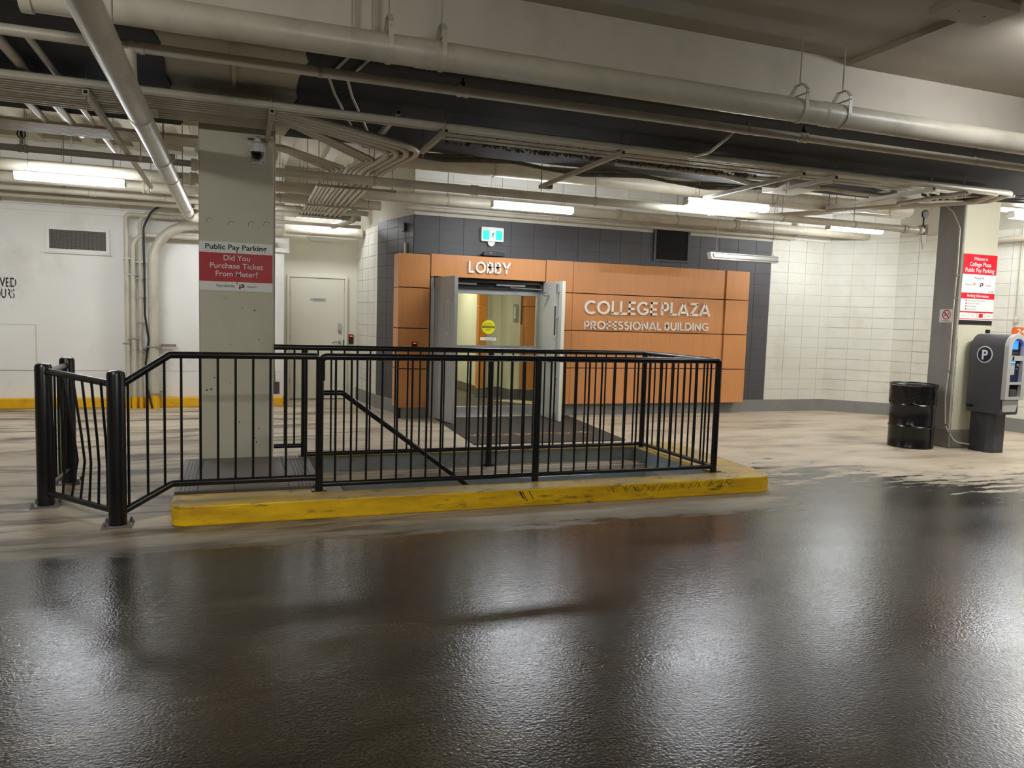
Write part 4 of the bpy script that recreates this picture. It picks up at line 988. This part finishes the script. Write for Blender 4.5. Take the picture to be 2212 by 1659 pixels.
# ------------------------------------------------------------------ fluorescent lamps
def lamp(label, x0, x1, y, z, top, m='tube', name='fluorescent_lamp', hang='chain'):
    t = thing(name, label, 'lamp', ((x0 + x1) / 2, y, z - .04), 'fluorescent lamps')
    B(x0, x1, y - .055, y + .055, z + .015, z + .06).build('housing', M['housing'], t, bevel=.004)
    prof = [(-.065, .014), (-.06, -.02), (-.04, -.04), (.04, -.04), (.06, -.02), (.065, .014)]
    mb = MB(); n = len(prof)
    mb.add([(x0 + .012, y + p[0], z + p[1]) for p in prof] + [(x1 - .012, y + p[0], z + p[1]) for p in prof], [tuple(range(n))[::-1], tuple(range(n, 2 * n))] + [(i, (i + 1) % n, n + (i + 1) % n, n + i) for i in range(n)])
    mb.build('diffuser', M[m], t)
    for xa, xb in ((x0, x0 + .012), (x1 - .012, x1)):
        e = MB().prism([(p[0], p[1]) for p in prof], (xa, y, z), (0, 1, 0), (0, 0, 1), xb - xa); e.build('end_cap', M['housing'], t)
    for f in (.12, .88):
        x = x0 + (x1 - x0) * f
        MB().tube([(x - .04, y, z + .058), (x, y, z + .14), (x + .04, y, z + .058)], .003, 5).build('hook', M['steel'], t)
        MB().cyl((x, y, z + .14), (x, y, top), .003, 5).build('chain', M['steel'], t)
    return t
lamp('lit fluorescent lamp over the white wall at far left', -2.542, -1.322, 10.88, 3.15, ZB)
lamp('dim added fluorescent lamp above the telephone door behind a pipe', .95, 1.94, 13.6, 3.262, ZB, 'tube_weak')  # added behind the pipe to brighten the alcove and door
lamp('added fluorescent lamp hidden behind the cream column', -.48, .50, 12.2, 2.95, ZB, 'tube_mid')  # added out of sight to brighten the wall beside the column
lamp('added unseen fluorescent lamp further left along the white wall', -5.9, -4.68, 10.88, 3.15, ZB)  # added outside the view to lift the left wall
lamp('lit fluorescent lamp above the lobby entrance', 3.31, 4.53, 10.10, 3.16, ZB)
lamp('lit fluorescent lamp above the raised building lettering', 5.38, 6.64, 8.5, 3.15, ZB)
lamp('lit fluorescent lamp near the angled white corner', 9.3, 10.45, 10.3, 3.285, ZB)
lamp('lit fluorescent lamp right of the right column', 10.50, 11.72, 8.0, 3.30, ZS)
lamp('lit fluorescent lamp on the lane ceiling at upper right', 5.62, 6.84, 4.0, 3.80, ZF - .05, 'tube_dim')
for x, y, lb in ((-2.9, 3.0, 'added unseen fluorescent lamp over the lane to the left of the viewer'), (.6, .3, 'added unseen fluorescent lamp over the lane above the viewer'), (8.75, 5.9, 'unseen fluorescent lamp over the lane before the pay station')):  # out-of-view lamps added to light the foreground and column fronts
    lamp(lb, x, x + 1.22, y, 3.18 if x < 5 else 2.98, ZF if x < 5 else ZS, 'tube_front')
dl = thing('dead_lamp', 'unlit hanging lamp with a shiny reflector before the charcoal wall', 'lamp', (7.34, 9.87, 2.6), 'fluorescent lamps')
MB().prism([(0, 0), (1.22, .0), (1.22, .10), (-.03, .10)], (6.734, 9.93, 2.59), FX, FZ, .10).build('housing', M['tube_off'], dl)
MB().prism([(.02, .015), (1.2, .015), (1.2, .085), (0.0, .085)], (6.734, 9.83, 2.59), FX, FZ, .03).build('reflector', M['tube_off'], dl, bevel=.012)
for x in (6.84, 7.87):
    MB().tube([(x - .03, 9.88, 2.69), (x, 9.88, 2.78), (x + .03, 9.88, 2.69)], .004, 5).build('hook', M['steel'], dl); MB().cyl((x, 9.88, 2.78), (x, 9.88, ZB - .001), .004, 5).build('chain', M['steel'], dl)
mbx = thing('ceiling_box', 'flat painted box fixed under the lane ceiling at upper right', 'box', (4.9, 4.15, 3.85))
B(4.66, 5.18, 4.0, 4.30, 3.84, 3.899).build('cover', M['slab'], mbx, bevel=.004)
B(4.68, 5.065, 4.02, 4.28, 3.899, ZF).build('packer', M['slab'], mbx)
for x in (4.78, 5.02): MB().lathe([(.008, -.003), (.008, .0)], (x, 4.15, 3.84), 8).build('screw', M['ink_grey'], mbx)

# ------------------------------------------------------------------ pipes
def pipe(label, pts, r, m='pipe', bend=.12, couplings=(), hangers=(), n=16, name='pipe', cr=1.22, cw=.05, group=None, cat='pipe'):
    p0 = Vector(pts[0]); t = thing(name, label, cat, p0, group)
    MB().tube(fillet(pts, bend) if len(pts) > 2 else pts, r, n).build('pipe_body', M[m], t, smooth=True)
    for c_, ax in couplings:
        c_ = Vector(c_); a = Vector(ax).normalized()
        MB().tube([c_ - a * cw, c_ - a * cw * .8, c_ - a * cw * .3, c_ - a * cw * .28, c_ + a * cw * .28, c_ + a * cw * .3, c_ + a * cw * .8, c_ + a * cw], [r * 1.02, r * cr, r * cr, r * 1.1, r * 1.1, r * cr, r * cr, r * 1.02], n).build('coupling', M[m], t, smooth=True)
    for c_, ax, top in hangers:
        c_ = Vector(c_); a = Vector(ax).normalized()
        hb = MB().tube([c_ - a * .014, c_ + a * .014], r * 1.1, n).build('hanger_band', M['strut'], t, smooth=True)
        MB().cyl((c_.x, c_.y, c_.z + r), (c_.x, c_.y, top), .006, 6).build('hanger_rod', M['steel'], hb)
    return t
EX = (1, 0, 0); EY = (0, 1, 0)
# big drain pipe across the lane
za = 1.58 + .342 * 5.2
pa = thing('drain_pipe', 'thick cream drain pipe crossing below the lane ceiling', 'pipe', (1, 5.2, za))
RAp = .094
MB().tube([(-1.14, 5.2, za), (11.9, 5.2, za)], RAp, 28).build('pipe_body', M['pipe'], pa, smooth=True)
for xc in (1.20, 4.62):
    cp = []; rr_ = []
    for k in range(9): cp += [(xc - .07 + .0175 * k, 5.2, za)]; rr_ += [RAp * (1.06 if k % 2 else 1.02)]
    MB().tube([(xc - .085, 5.2, za)] + cp + [(xc + .085, 5.2, za)], [RAp * 1.005] + rr_ + [RAp * 1.005], 28).build('ribbed_coupling', M['pipe'], pa, smooth=True)
for xh in (.95, 1.31, 4.32, 4.76, 8.2):
    hb = MB(); w = .016
    loop = [(0, RAp * 1.06 * -1)]
    pts = [(RAp * 1.05 * math.cos(math.radians(a)), RAp * 1.05 * math.sin(math.radians(a))) for a in range(180, 361, 15)]
    pts = [(-RAp * .45, RAp * 2.15), (-RAp * 1.05, RAp * 1.5)] + pts + [(RAp * 1.05, RAp * 1.5), (RAp * .45, RAp * 2.15), (-RAp * .45, RAp * 2.15)]
    for (ya, zq), (yb_, zr_) in zip(pts, pts[1:]):
        hb.bar((xh, 5.2 + ya, za + zq), (xh, 5.2 + yb_, za + zr_), .006, .034, up=(1, 0, 0))
    o = hb.build('clevis_hanger', M['pipe'], pa)
    MB().cyl((xh, 5.2 - RAp * 1.15, za + RAp * 1.25), (xh, 5.2 + RAp * 1.15, za + RAp * 1.25), .007, 8).build('cross_bolt', M['strut'], o)
    MB().cyl((xh, 5.2, za + RAp * 2.1), (xh, 5.2, ZF if xh < 5.07 else ZF - .05), .006, 8).build('hanger_rod', M['strut'], o)
MB().tube([(-1.16, 5.2, za), (-1.10, 5.2, za)], RAp * 1.12, 28).build('end_cap', M['pipe'], pa, smooth=True)
zb = 1.58 + .301 * 5.73
sp = pipe('thin cream sprinkler pipe running just behind the thick drain pipe', [(-8.9, 5.73, zb), (11.9, 5.73, zb)], .036, couplings=[((x, 5.73, zb), EX) for x in (-.62, 1.62, 4.83, 8.4)], hangers=[((x, 5.73, zb), EX, ZS - .012) for x in (-3.2, .56, 4.22, 6.96)])
for x in (1.62, 4.83):
    MB().lathe([(.012, .03), (.012, .055), (.022, .058), (.022, .066), (.008, .072), (.008, .10)], (x, 5.73, zb), 12).build('sprinkler_head', M['joint_black'], sp, label='dark sprinkler head')
# the pipe that comes towards the viewer at upper left
XL, ZL = -.668, 3.0
pl = thing('drain_pipe', 'thick cream pipe coming from the upper left corner to the column', 'pipe', (XL, 8, ZL))
MB().tube(fillet([(XL, 1.0, ZL), (XL, 12.75, ZL), (.2, 12.75, ZL)], .2), .08, 24).build('pipe_body', M['pipe'], pl, smooth=True)
for y in (6.35, 8.05, 9.1, 11.6, 12.2):
    MB().tube([(XL, y - .06, ZL), (XL, y - .055, ZL), (XL, y + .055, ZL), (XL, y + .06, ZL)], [.081, .086, .086, .081], 24).build('coupling', M['pipe'], pl, smooth=True)
    B(XL + .07, XL + .115, y - .012, y + .012, ZL + .0, ZL + .06).build('clamp_lug', M['strut'], pl)
for y in (5.0, 8.2, 11.0): MB().cyl((XL, y, ZL + .075), (XL, y, 3.407 if y < 8.4 and y > 5.5 else (ZF if y < 5.5 else ZB - .0)), .006, 6).build('hanger_rod', M['steel'], pl)
MB().tube([(XL + .0, 5.73, ZL + .07), (XL, 5.73, zb - .03)], [.05, .045], 16).build('branch', M['pipe'], pl, smooth=True)

# pipes along the back bay, front to rear
def px(label, y, z, r, x0, x1, m='pipe', cs=(), hs=(), end=None, **k):
    pts = [(x0, y, z), (x1, y, z)]
    if end: pts.append(end)
    return pipe(label, pts, r, m, couplings=[((x, y, z), EX) for x in cs], hangers=[((x, y, z), EX, ZB - .001) for x in hs], **k)
yd = 9.0; zd = 1.58 + .1735 * yd
px('dark slim sprinkler main crossing before the white wall at left', yd, zd + .01, .034, -8.9, -.40, 'pipe_dark', cs=(-2.02,), hs=(-2.0, -.95))
vv = thing('sprinkler_valve', 'round black sprinkler fitting standing on the slim dark pipe at left', 'sprinkler', (-2.03, yd, zd + .04))
MB().lathe([(.018, .0), (.018, .05), (.01, .055), (.01, .07)], (-2.03, yd, zd + .05), 10).build('stem', M['pipe_dark'], vv)
MB().tube([(-2.03 + .035 * math.cos(a), yd, zd + .15 + .042 * math.sin(a)) for a in [math.radians(15 * k) for k in range(25)]], .007, 6, cap=False).build('frame_ring', M['joint_black'], vv); MB().lathe([(.03, 0), (.03, .006), (0, .008)], (-2.03, yd, zd + .195), 12).build('deflector', M['joint_black'], vv); MB().lathe([(.012, 0), (.012, .07)], (-2.03, yd, zd + .12), 8).build('bulb', M['joint_black'], vv)
px('cream sprinkler main from the column to the right column, highest of the back pipes', yd, zd, .052, -.42, 9.85, cs=(2.72, 6.1, 9.6), hs=(1.5, 4.35, 7.3, 8.6))
MB().tube([(-.46, yd, zd), (-.40, yd, zd)], .066, 16).build('pipe_coupling', M['strut'], None, smooth=True, label='coupling joining the slim dark pipe and the cream main', category='coupling')
ye = 11.3; ze = 1.58 + .1565 * ye
px('fattest cream pipe of the back bay, ending at the angled corner', ye, ze, .078, -8.9, 11.15, cs=(-.55, 5.9, 8.2), hs=(-2.0, 3.0, 7.0))
px('slim cream pipe along the top of the charcoal wall', 11.66, 1.58 + .1435 * 11.66, .036, 2.42, 9.8, cs=(4.9, 5.8, 9.35), hs=(), end=(9.8, 11.66, 3.7), bend=.06)
px('mid cream pipe behind the far left lamp', 11.95, 1.58 + .1425 * 11.95, .07, -8.9, 2.1, cs=(-1.2,), hs=(-1.6, .6))
px('thin upper pipe below the far left lamp', 12.5, 1.58 + .1312 * 12.5, .042, -8.9, 2.0, cs=(-1.95, .9), hs=(-1.0,))
px('thin lower pipe below the far left lamp', 13.0, 1.58 + .1242 * 13.0, .046, -8.9, 1.95, hs=(-2.4, .7))
px('broad low pipe over the telephone door', 13.95, 1.58 + .1055 * 13.95, .095, -.3 + 1.07, 2.12, m='pipe')
px('high cream pipe behind the conduit racks', 9.7, 3.56, .10, 1.9, 10.4, hs=(3.2, 7.7))
px('wavy slim pipe above the telephone door', 13.3, 1.58 + .1135 * 13.3, .03, .5, 2.0, hs=())

# vertical pipes on the left wall
def vp(label, pts, r, bend, foot, m='pipe', clamps=()):
    t = pipe(label, pts, r, m, bend=bend)
    x, y = pts[0][0], pts[0][1]
    MB().cyl((x, y, .0), (x, y, foot), r * 1.04, 16).build('yellow_foot', M['yellow'], t, smooth=True)
    for z in clamps: B(x - r - .03, x + r + .03, y - r * 1.03, 13.534, z, z + .02).build('pipe_clamp', M['steel'], t)
vp('outermost slim white pipe rising up the left wall', [(-1.62, 13.30, 0), (-1.62, 13.30, 3.04), (.5, 13.30, 3.04)], .036, .06, .16, clamps=(2.35, 1.02))
vp('second slim white pipe up the left wall, turning early', [(-1.53, 13.29, 0), (-1.53, 13.29, 2.74), (.6, 13.29, 2.74)], .038, .22, .20, clamps=(2.1, 1.1))
vp('third slim white pipe up the left wall beside the black cable', [(-1.43, 13.30, 0), (-1.43, 13.30, 3.10), (.4, 13.30, 3.10)], .030, .22, .18, clamps=(2.3, 2.05, 1.75, 1.35, .9))
vp('fat white pipe curving over on the left wall', [(-1.245, 13.26, 0), (-1.245, 13.26, 2.93), (.7, 13.26, 2.93)], .078, .62, .22, clamps=(.98, .23))
B(-1.16, -.93, 13.45, 13.48, .985, 1.025).build('strut_stub', M['steel'], None, label='short steel channel beside the fat white wall pipe', category='channel')
pipe('black cable hanging down the left wall between the pipes', [(-1.0, 13.2, 3.22), (-1.24, 13.2, 3.14), (-1.37, 13.22, 2.85), (-1.36, 13.2, 2.2), (-1.36, 13.2, 1.5), (-1.31, 13.2, 1.1), (-1.36, 13.22, .7), (-1.34, 13.2, .35), (-1.26, 13.12, .02)], .016, 'rubber', bend=.25, name='cable', cat='cable')

# ------------------------------------------------------------------ conduit racks
ZC = 3.27
def conduit(label, pts, r, group, m='conduit', bend=.16, n=10):
    return MB().tube(fillet(pts, bend) if len(pts) > 2 else pts, r, n).build('conduit', M[m], None, smooth=True, label=label, category='conduit', group=group)
G1 = 'conduits of the front rack'
small_x = [1.293, 1.24, 1.19, 1.14, 1.09, 1.042, .994]
for i in range(12):
    y = 6.665 + .071 * i; lab = '%s cream conduit from the front in the rack before the column' % ORD[i]
    if i < 2: pts = [(-8.9, y, ZC), (8.75 - .14 * i, y, ZC), (9.0 - .14 * i, y + .5, ZC), (8.9 - .14 * i, 11.6, ZC + .3)]; r, b_ = .033, .15
    elif i < 6:
        k = i - 2; pts = [(-8.9, y, ZC), (.42 - .02 * k, y, ZC), (1.80 - .095 * k, 7.72 + .08 * k, ZC), (1.60 - .078 * k, 8.9, ZC - .02), (1.595 - .078 * k, 13.2, 3.21)]; r, b_ = .031, [.4, .5, .3]
    elif i < 9:
        k = i - 6; pts = [(-8.9, y, ZC), (.44, y, ZC), (small_x[k] + .10, 8.42 + .05 * k, ZC), (small_x[k], 8.9, ZC - .02), (small_x[k], 13.1, 3.21)]; r, b_ = .021, [.3, .1, .2]
    else: pts = [(-8.9, y, ZC), (.33, y, ZC)]; r, b_ = .024, .1
    conduit(lab, pts, r, G1, bend=b_)
G2 = 'conduits of the rear rack'
for j in range(8):
    y = 8.5 + .062 * j; lab = '%s thin shiny conduit from the front in the rack behind the column' % ORD[j]
    if j < 4: k = j + 3; pts = [(-8.9, y, 3.33), (.45, y, 3.33), (small_x[k] + .05, 9.25 + .08 * j, 3.31), (small_x[k], 9.7, 3.27), (small_x[k], 13.1, 3.21)]; b_ = [.2, .12, .2]
    else: pts = [(-8.9, y, 3.33), (.3, y, 3.33)]; b_ = .1
    conduit(lab, pts, .02, G2, bend=b_)
def strut(label, x, y0, y1, z=ZC - .062, rods=True, top=ZS - .012):
    t = thing('strut_hanger', label, 'hanger', (x, y0, z), 'strut hangers')
    mb = MB(); mb.box(x - .021, x + .021, y0, y1, z - .021, z + .021)
    mb.build('channel', M['strut'], t); B(x - .013, x + .013, y0 - .001, y0 + .02, z - .012, z + .013).build('open_end', M['joint_black'], t)
    if rods:
        for y in (y0 + .04, y1 - .04): MB().cyl((x, y, z - .06), (x, y, top if y < 8.4 else ZB - .001), .006, 6).build('rod', M['steel'], t)
strut('short channel hanger under the rack right against the column', .27, 6.60, 7.66)
strut('channel hanger under the rack left of the thick pipe', -1.07, 6.62, 11.3, z=ZC - .075, rods=True)
strut('channel hanger above the diagonal bend of the conduits', 1.30, 6.60, 7.45, z=ZC + .05)
strut('first channel hanger right of the diagonal conduits', 1.72, 6.58, 7.5)
strut('long dusty channel hanger above the lobby lamp', 3.48, 6.62, 8.75)
strut('channel hanger just left of the larger junction box', 5.62, 6.62, 8.6)
strut('channel hanger just above the larger junction box', 6.05, 6.62, 7.45)
strut('channel hanger just left of the smaller junction box', 7.45, 6.62, 8.3)
strut('channel hanger nearest the right column', 7.95, 6.62, 7.6)
for i, (yy, x0, x1) in enumerate(((9.88, .93, 1.93), (11.6 - .05, .93, 1.9), (12.95, .93, 1.88))):
    t = thing('trapeze_bar', '%s cross bar from the front under the conduits heading to the telephone door' % ORD[i], 'hanger', (1.4, yy, 3.16), 'trapeze bars under the deep conduits')
    zz = 3.225 - .03 - .027 + (.02 if i == 0 else .0)
    B(x0, x1, yy - .02, yy + .02, zz - .02, zz + .012).build('bar', M['strut'], t)
    for x in (x0 + .03, x1 - .05): MB().cyl((x, yy, zz), (x, yy, ZB - .001), .006, 6).build('rod', M['steel'], t)
    for x in small_x + [1.595 - .078 * k for k in range(4)]: MB().tube([(x - .026, yy, zz + .012), (x - .026, yy, zz + .05), (x, yy, zz + .066), (x + .026, yy, zz + .05), (x + .026, yy, zz + .012)], .004, 5).build('clip', M['steel'], t)
pipe('short elbow pipe at the rear end of the deep conduits', [(1.83, 12.9, 3.38), (1.83, 12.9, 3.16), (1.55, 13.5, 3.10)], .05, bend=.06, name='elbow_pipe')
# dusty group to the right
for i, (y, z) in enumerate(((6.98, 3.315), (7.06, 3.31), (7.14, 3.315), (7.22, 3.31), (7.30, 3.32))):
    conduit('%s dusty conduit from the front above the lobby wall' % ORD[i], [(1.85, y, z), (8.5 - .1 * i, y, z), (8.75, y + .5, z), (8.75 - .08 * i, 11.6, z + .2)], .017, 'dusty conduits right of the diagonal bend', bend=.2)
du = MB(); random.seed(3)
for k in range(900):
    x = random.uniform(1.9, 5.6); y = random.choice((random.gauss(7.37, .02), random.gauss(6.9, .012))); z = 3.29 + random.uniform(-.01, .05); s = random.uniform(.008, .022)
    du.add([(x - s, y, z), (x + s, y - s, z + s * .3), (x, y + s, z + s), (x + s * .3, y, z - s)], [(0, 1, 2), (0, 3, 1), (1, 3, 2), (2, 3, 0)])
du.build('dust_fluff', M['insul'], None, label='grey fluff clinging to the dusty conduits', category='dust', kind='stuff')
for i in range(5):
    y = 8.55 + .05 * i; pts = []
    for k in range(13):
        x = 1.3 + k * .44; pts.append((x, y + .02 * math.sin(k * 1.7 + i), 3.40 + .02 * i + .035 * math.cos(k * 2 * math.pi / 4 + i * .3) - .02 * (k / 12)))
    MB().tube(fillet(pts, .6, 4), .02, 8).build('cable', M['rubber'] if i % 2 else M['insul'], None, smooth=True, label='%s dark cable from the front in the sagging bundle behind the racks' % ORD[i], category='cable', group='sagging cable bundle')
def jbox(label, x0, x1, y0, y1, z0, z1):
    t = thing('junction_box', label, 'junction box', ((x0 + x1) / 2, (y0 + y1) / 2, z0), 'ceiling junction boxes')
    B(x0, x1, y0, y1, z0, z1).build('case', M['box_paint'], t, bevel=.004)
    B(x0 + .02, x1 - .02, y0 + .02, y1 - .02, z0 - .004, z0).build('lid', M['box_paint'], t)
    for a, b_ in ((.04, .04), (.04, -.04), (-.04, .04), (-.04, -.04)):
        xx = x0 + a if a > 0 else x1 + a; yy = y0 + b_ if b_ > 0 else y1 + b_
        MB().cyl((xx, yy, z0 - .007), (xx, yy, z0 - .004), .006, 6).build('screw', M['steel'], t)
    for x in (x0 + .03, x1 - .03): MB().cyl((x, (y0 + y1) / 2, z1), (x, (y0 + y1) / 2, ZS - .012), .006, 6).build('rod', M['steel'], t)
jbox('larger square junction box among the ceiling conduits', 6.12, 6.58, 7.45, 7.95, 3.245, 3.365)
jbox('smaller junction box among the conduits near the right column', 7.72, 8.12, 7.40, 7.85, 3.245, 3.355)
pipe('fat cream conduit dropping into the larger junction box', [(3.9, 7.6, 3.33), (5.3, 7.6, 3.33), (5.75, 7.7, 3.29), (6.118, 7.7, 3.29)], .032, bend=.2, name='conduit', cat='conduit')
pipe('fat cream conduit between the two junction boxes', [(6.582, 7.75, 3.30), (6.9, 7.7, 3.33), (7.3, 7.62, 3.29), (7.718, 7.6, 3.29)], .032, bend=.2, name='conduit', cat='conduit')
pipe('upper slim conduit between the two junction boxes', [(6.582, 7.55, 3.33), (6.85, 7.48, 3.37), (7.3, 7.45, 3.37), (7.718, 7.48, 3.33)], .018, bend=.15, name='conduit', cat='conduit')
pipe('upper slim conduit leaving the smaller junction box', [(8.122, 7.5, 3.32), (8.35, 7.52, 3.30), (8.6, 7.3, 3.30), (8.72, 7.1, 3.30)], .015, bend=.1, name='conduit', cat='conduit')
pipe('lower slim conduit leaving the smaller junction box', [(8.122, 7.6, 3.29), (8.4, 7.66, 3.27), (8.9, 7.35, 3.29), (9.1, 6.9, 3.30)], .015, bend=.1, name='conduit', cat='conduit')
for i, (x0, y0, x1) in enumerate(((4.6, 7.42, 6.10), (4.4, 7.5, 6.10))):
    pipe('%s thin bent conduit entering the larger junction box' % ('upper' if i == 0 else 'lower'), [(x0, y0, 3.36), (x0 + .6, y0, 3.36), (x0 + .95, y0 + .12, 3.33), (x1 + .018, y0 + .12, 3.33)], .013, bend=.1, name='conduit', cat='conduit')
# pipes heading away in the upper left
for i, (x, r, y1) in enumerate(((-1.72, .04, 9.0), (-1.50, .045, 9.05), (-1.30, .03, 9.8))):
    pipe('%s cream pipe from the left heading away under the black soffit' % ORD[i], [(x, 5.95, 3.355), (x, y1, 3.355)], r * .8)
bk = thing('angle_bracket', 'cream angle bracket above the end of the thick drain pipe at upper left', 'bracket', (-1.25, 5.3, 3.5))
MB().bar((-1.30, 5.49, 3.43), (-1.30, 4.95, 3.94), .05, .03).build('brace', M['beam'], bk); MB().bar((-1.42, 5.49, 3.60), (-1.42, 5.2, 3.94), .05, .03).build('brace', M['beam'], bk)
# slim conduits bending across the black soffit
for i, x in enumerate((.66, .80)):
    conduit('%s thin bent conduit hugging the black soffit behind the sprinkler pipe' % ('left' if i == 0 else 'right'), [(x + .10, 5.0, 3.88), (x + .10, 5.47, 3.88 - .0), (x + .10, 5.47, 3.39), (x, 6.1, 3.39), (x + .1, 6.55, 3.39), (x + .5, 8.0, 3.39)], .011, 'thin conduits on the black soffit', bend=.06)
conduit('short flexible conduit dropping behind the sprinkler pipe at right', [(4.25, 5.9, 3.40), (4.2, 5.95, 3.30), (4.22, 6.3, 3.22), (4.25, 6.6, 3.25)], .014, None, bend=.1)
# fire bell and bracket at the end of the cream main
fb = thing('pressure_gauge', 'round black gauge on the valve end beside the right column', 'gauge', (9.9, yd, zd))
MB().tube([(9.85, yd, zd), (9.87, yd, zd), (9.88, yd, zd), (9.95, yd, zd)], [.06, .075, .055, .055], 16).build('valve', M['pipe'], fb, smooth=True)
B(9.94, 10.02, yd - .05, yd + .05, zd - .06, zd + .09).build('valve_body', M['insul'], fb, bevel=.01)
MB().cyl((9.96, yd, zd + .08), (9.96, yd, zd + .2), .012, 8).build('stem', M['joint_black'], fb)
MB().lathe([(.065, 0), (.065, .02), (.058, .024), (0, .024)], (9.97, yd, zd + .25), 20, 'y').build('dial', M['black_plastic'], fb); B(9.955, 9.985, yd - .026, yd - .0245, zd + .25, zd + .275).build('dial_mark', M['ink_grey'], fb)
MB().prism([(0, 0), (.09, .06), (.10, -.13), (.04, -.22)], (9.93, yd, zd - .06), FX, FZ, .01).build('tag_plate', M['pipe_dark'], fb)
pj = thing('outlet_box', 'small grey outlet box on a thin drop near the lobby lamp', 'box', (3.57, 8.72, 3.2))
B(3.50, 3.62, 8.68, 8.76, 3.19, 3.25).build('case', M['steel'], pj, bevel=.003); MB().cyl((3.48, 8.72, 3.25), (3.48, 8.72, 3.20), .01, 6).build('knockout', M['steel'], pj)
px2 = pipe('slim cream pipe high on the right wall beyond the column', [(11.70, 9.4, 3.12), (11.88, 6.0, 3.12)], .05)
pipe('thin rail pipe before the ribs near the right corner', [(7.4, 9.6, 3.42), (10.2, 9.6, 3.42)], .022, hangers=[((x, 9.6, 3.42), EX, ZB - .001) for x in (7.6, 8.8, 9.9)])
for i, x in enumerate((9.15, 9.5, 9.9)):
    conduit('%s black cable draped above the right column' % ORD[i], [(8.3 + .2 * i, 7.4, 3.31), (x + .1, 7.3, 3.36 - .01 * i), (x + 1.0, 6.9, 3.38), (x + 2.0, 6.5, 3.36)], .014, 'cables above the right column', 'rubber', bend=.3)
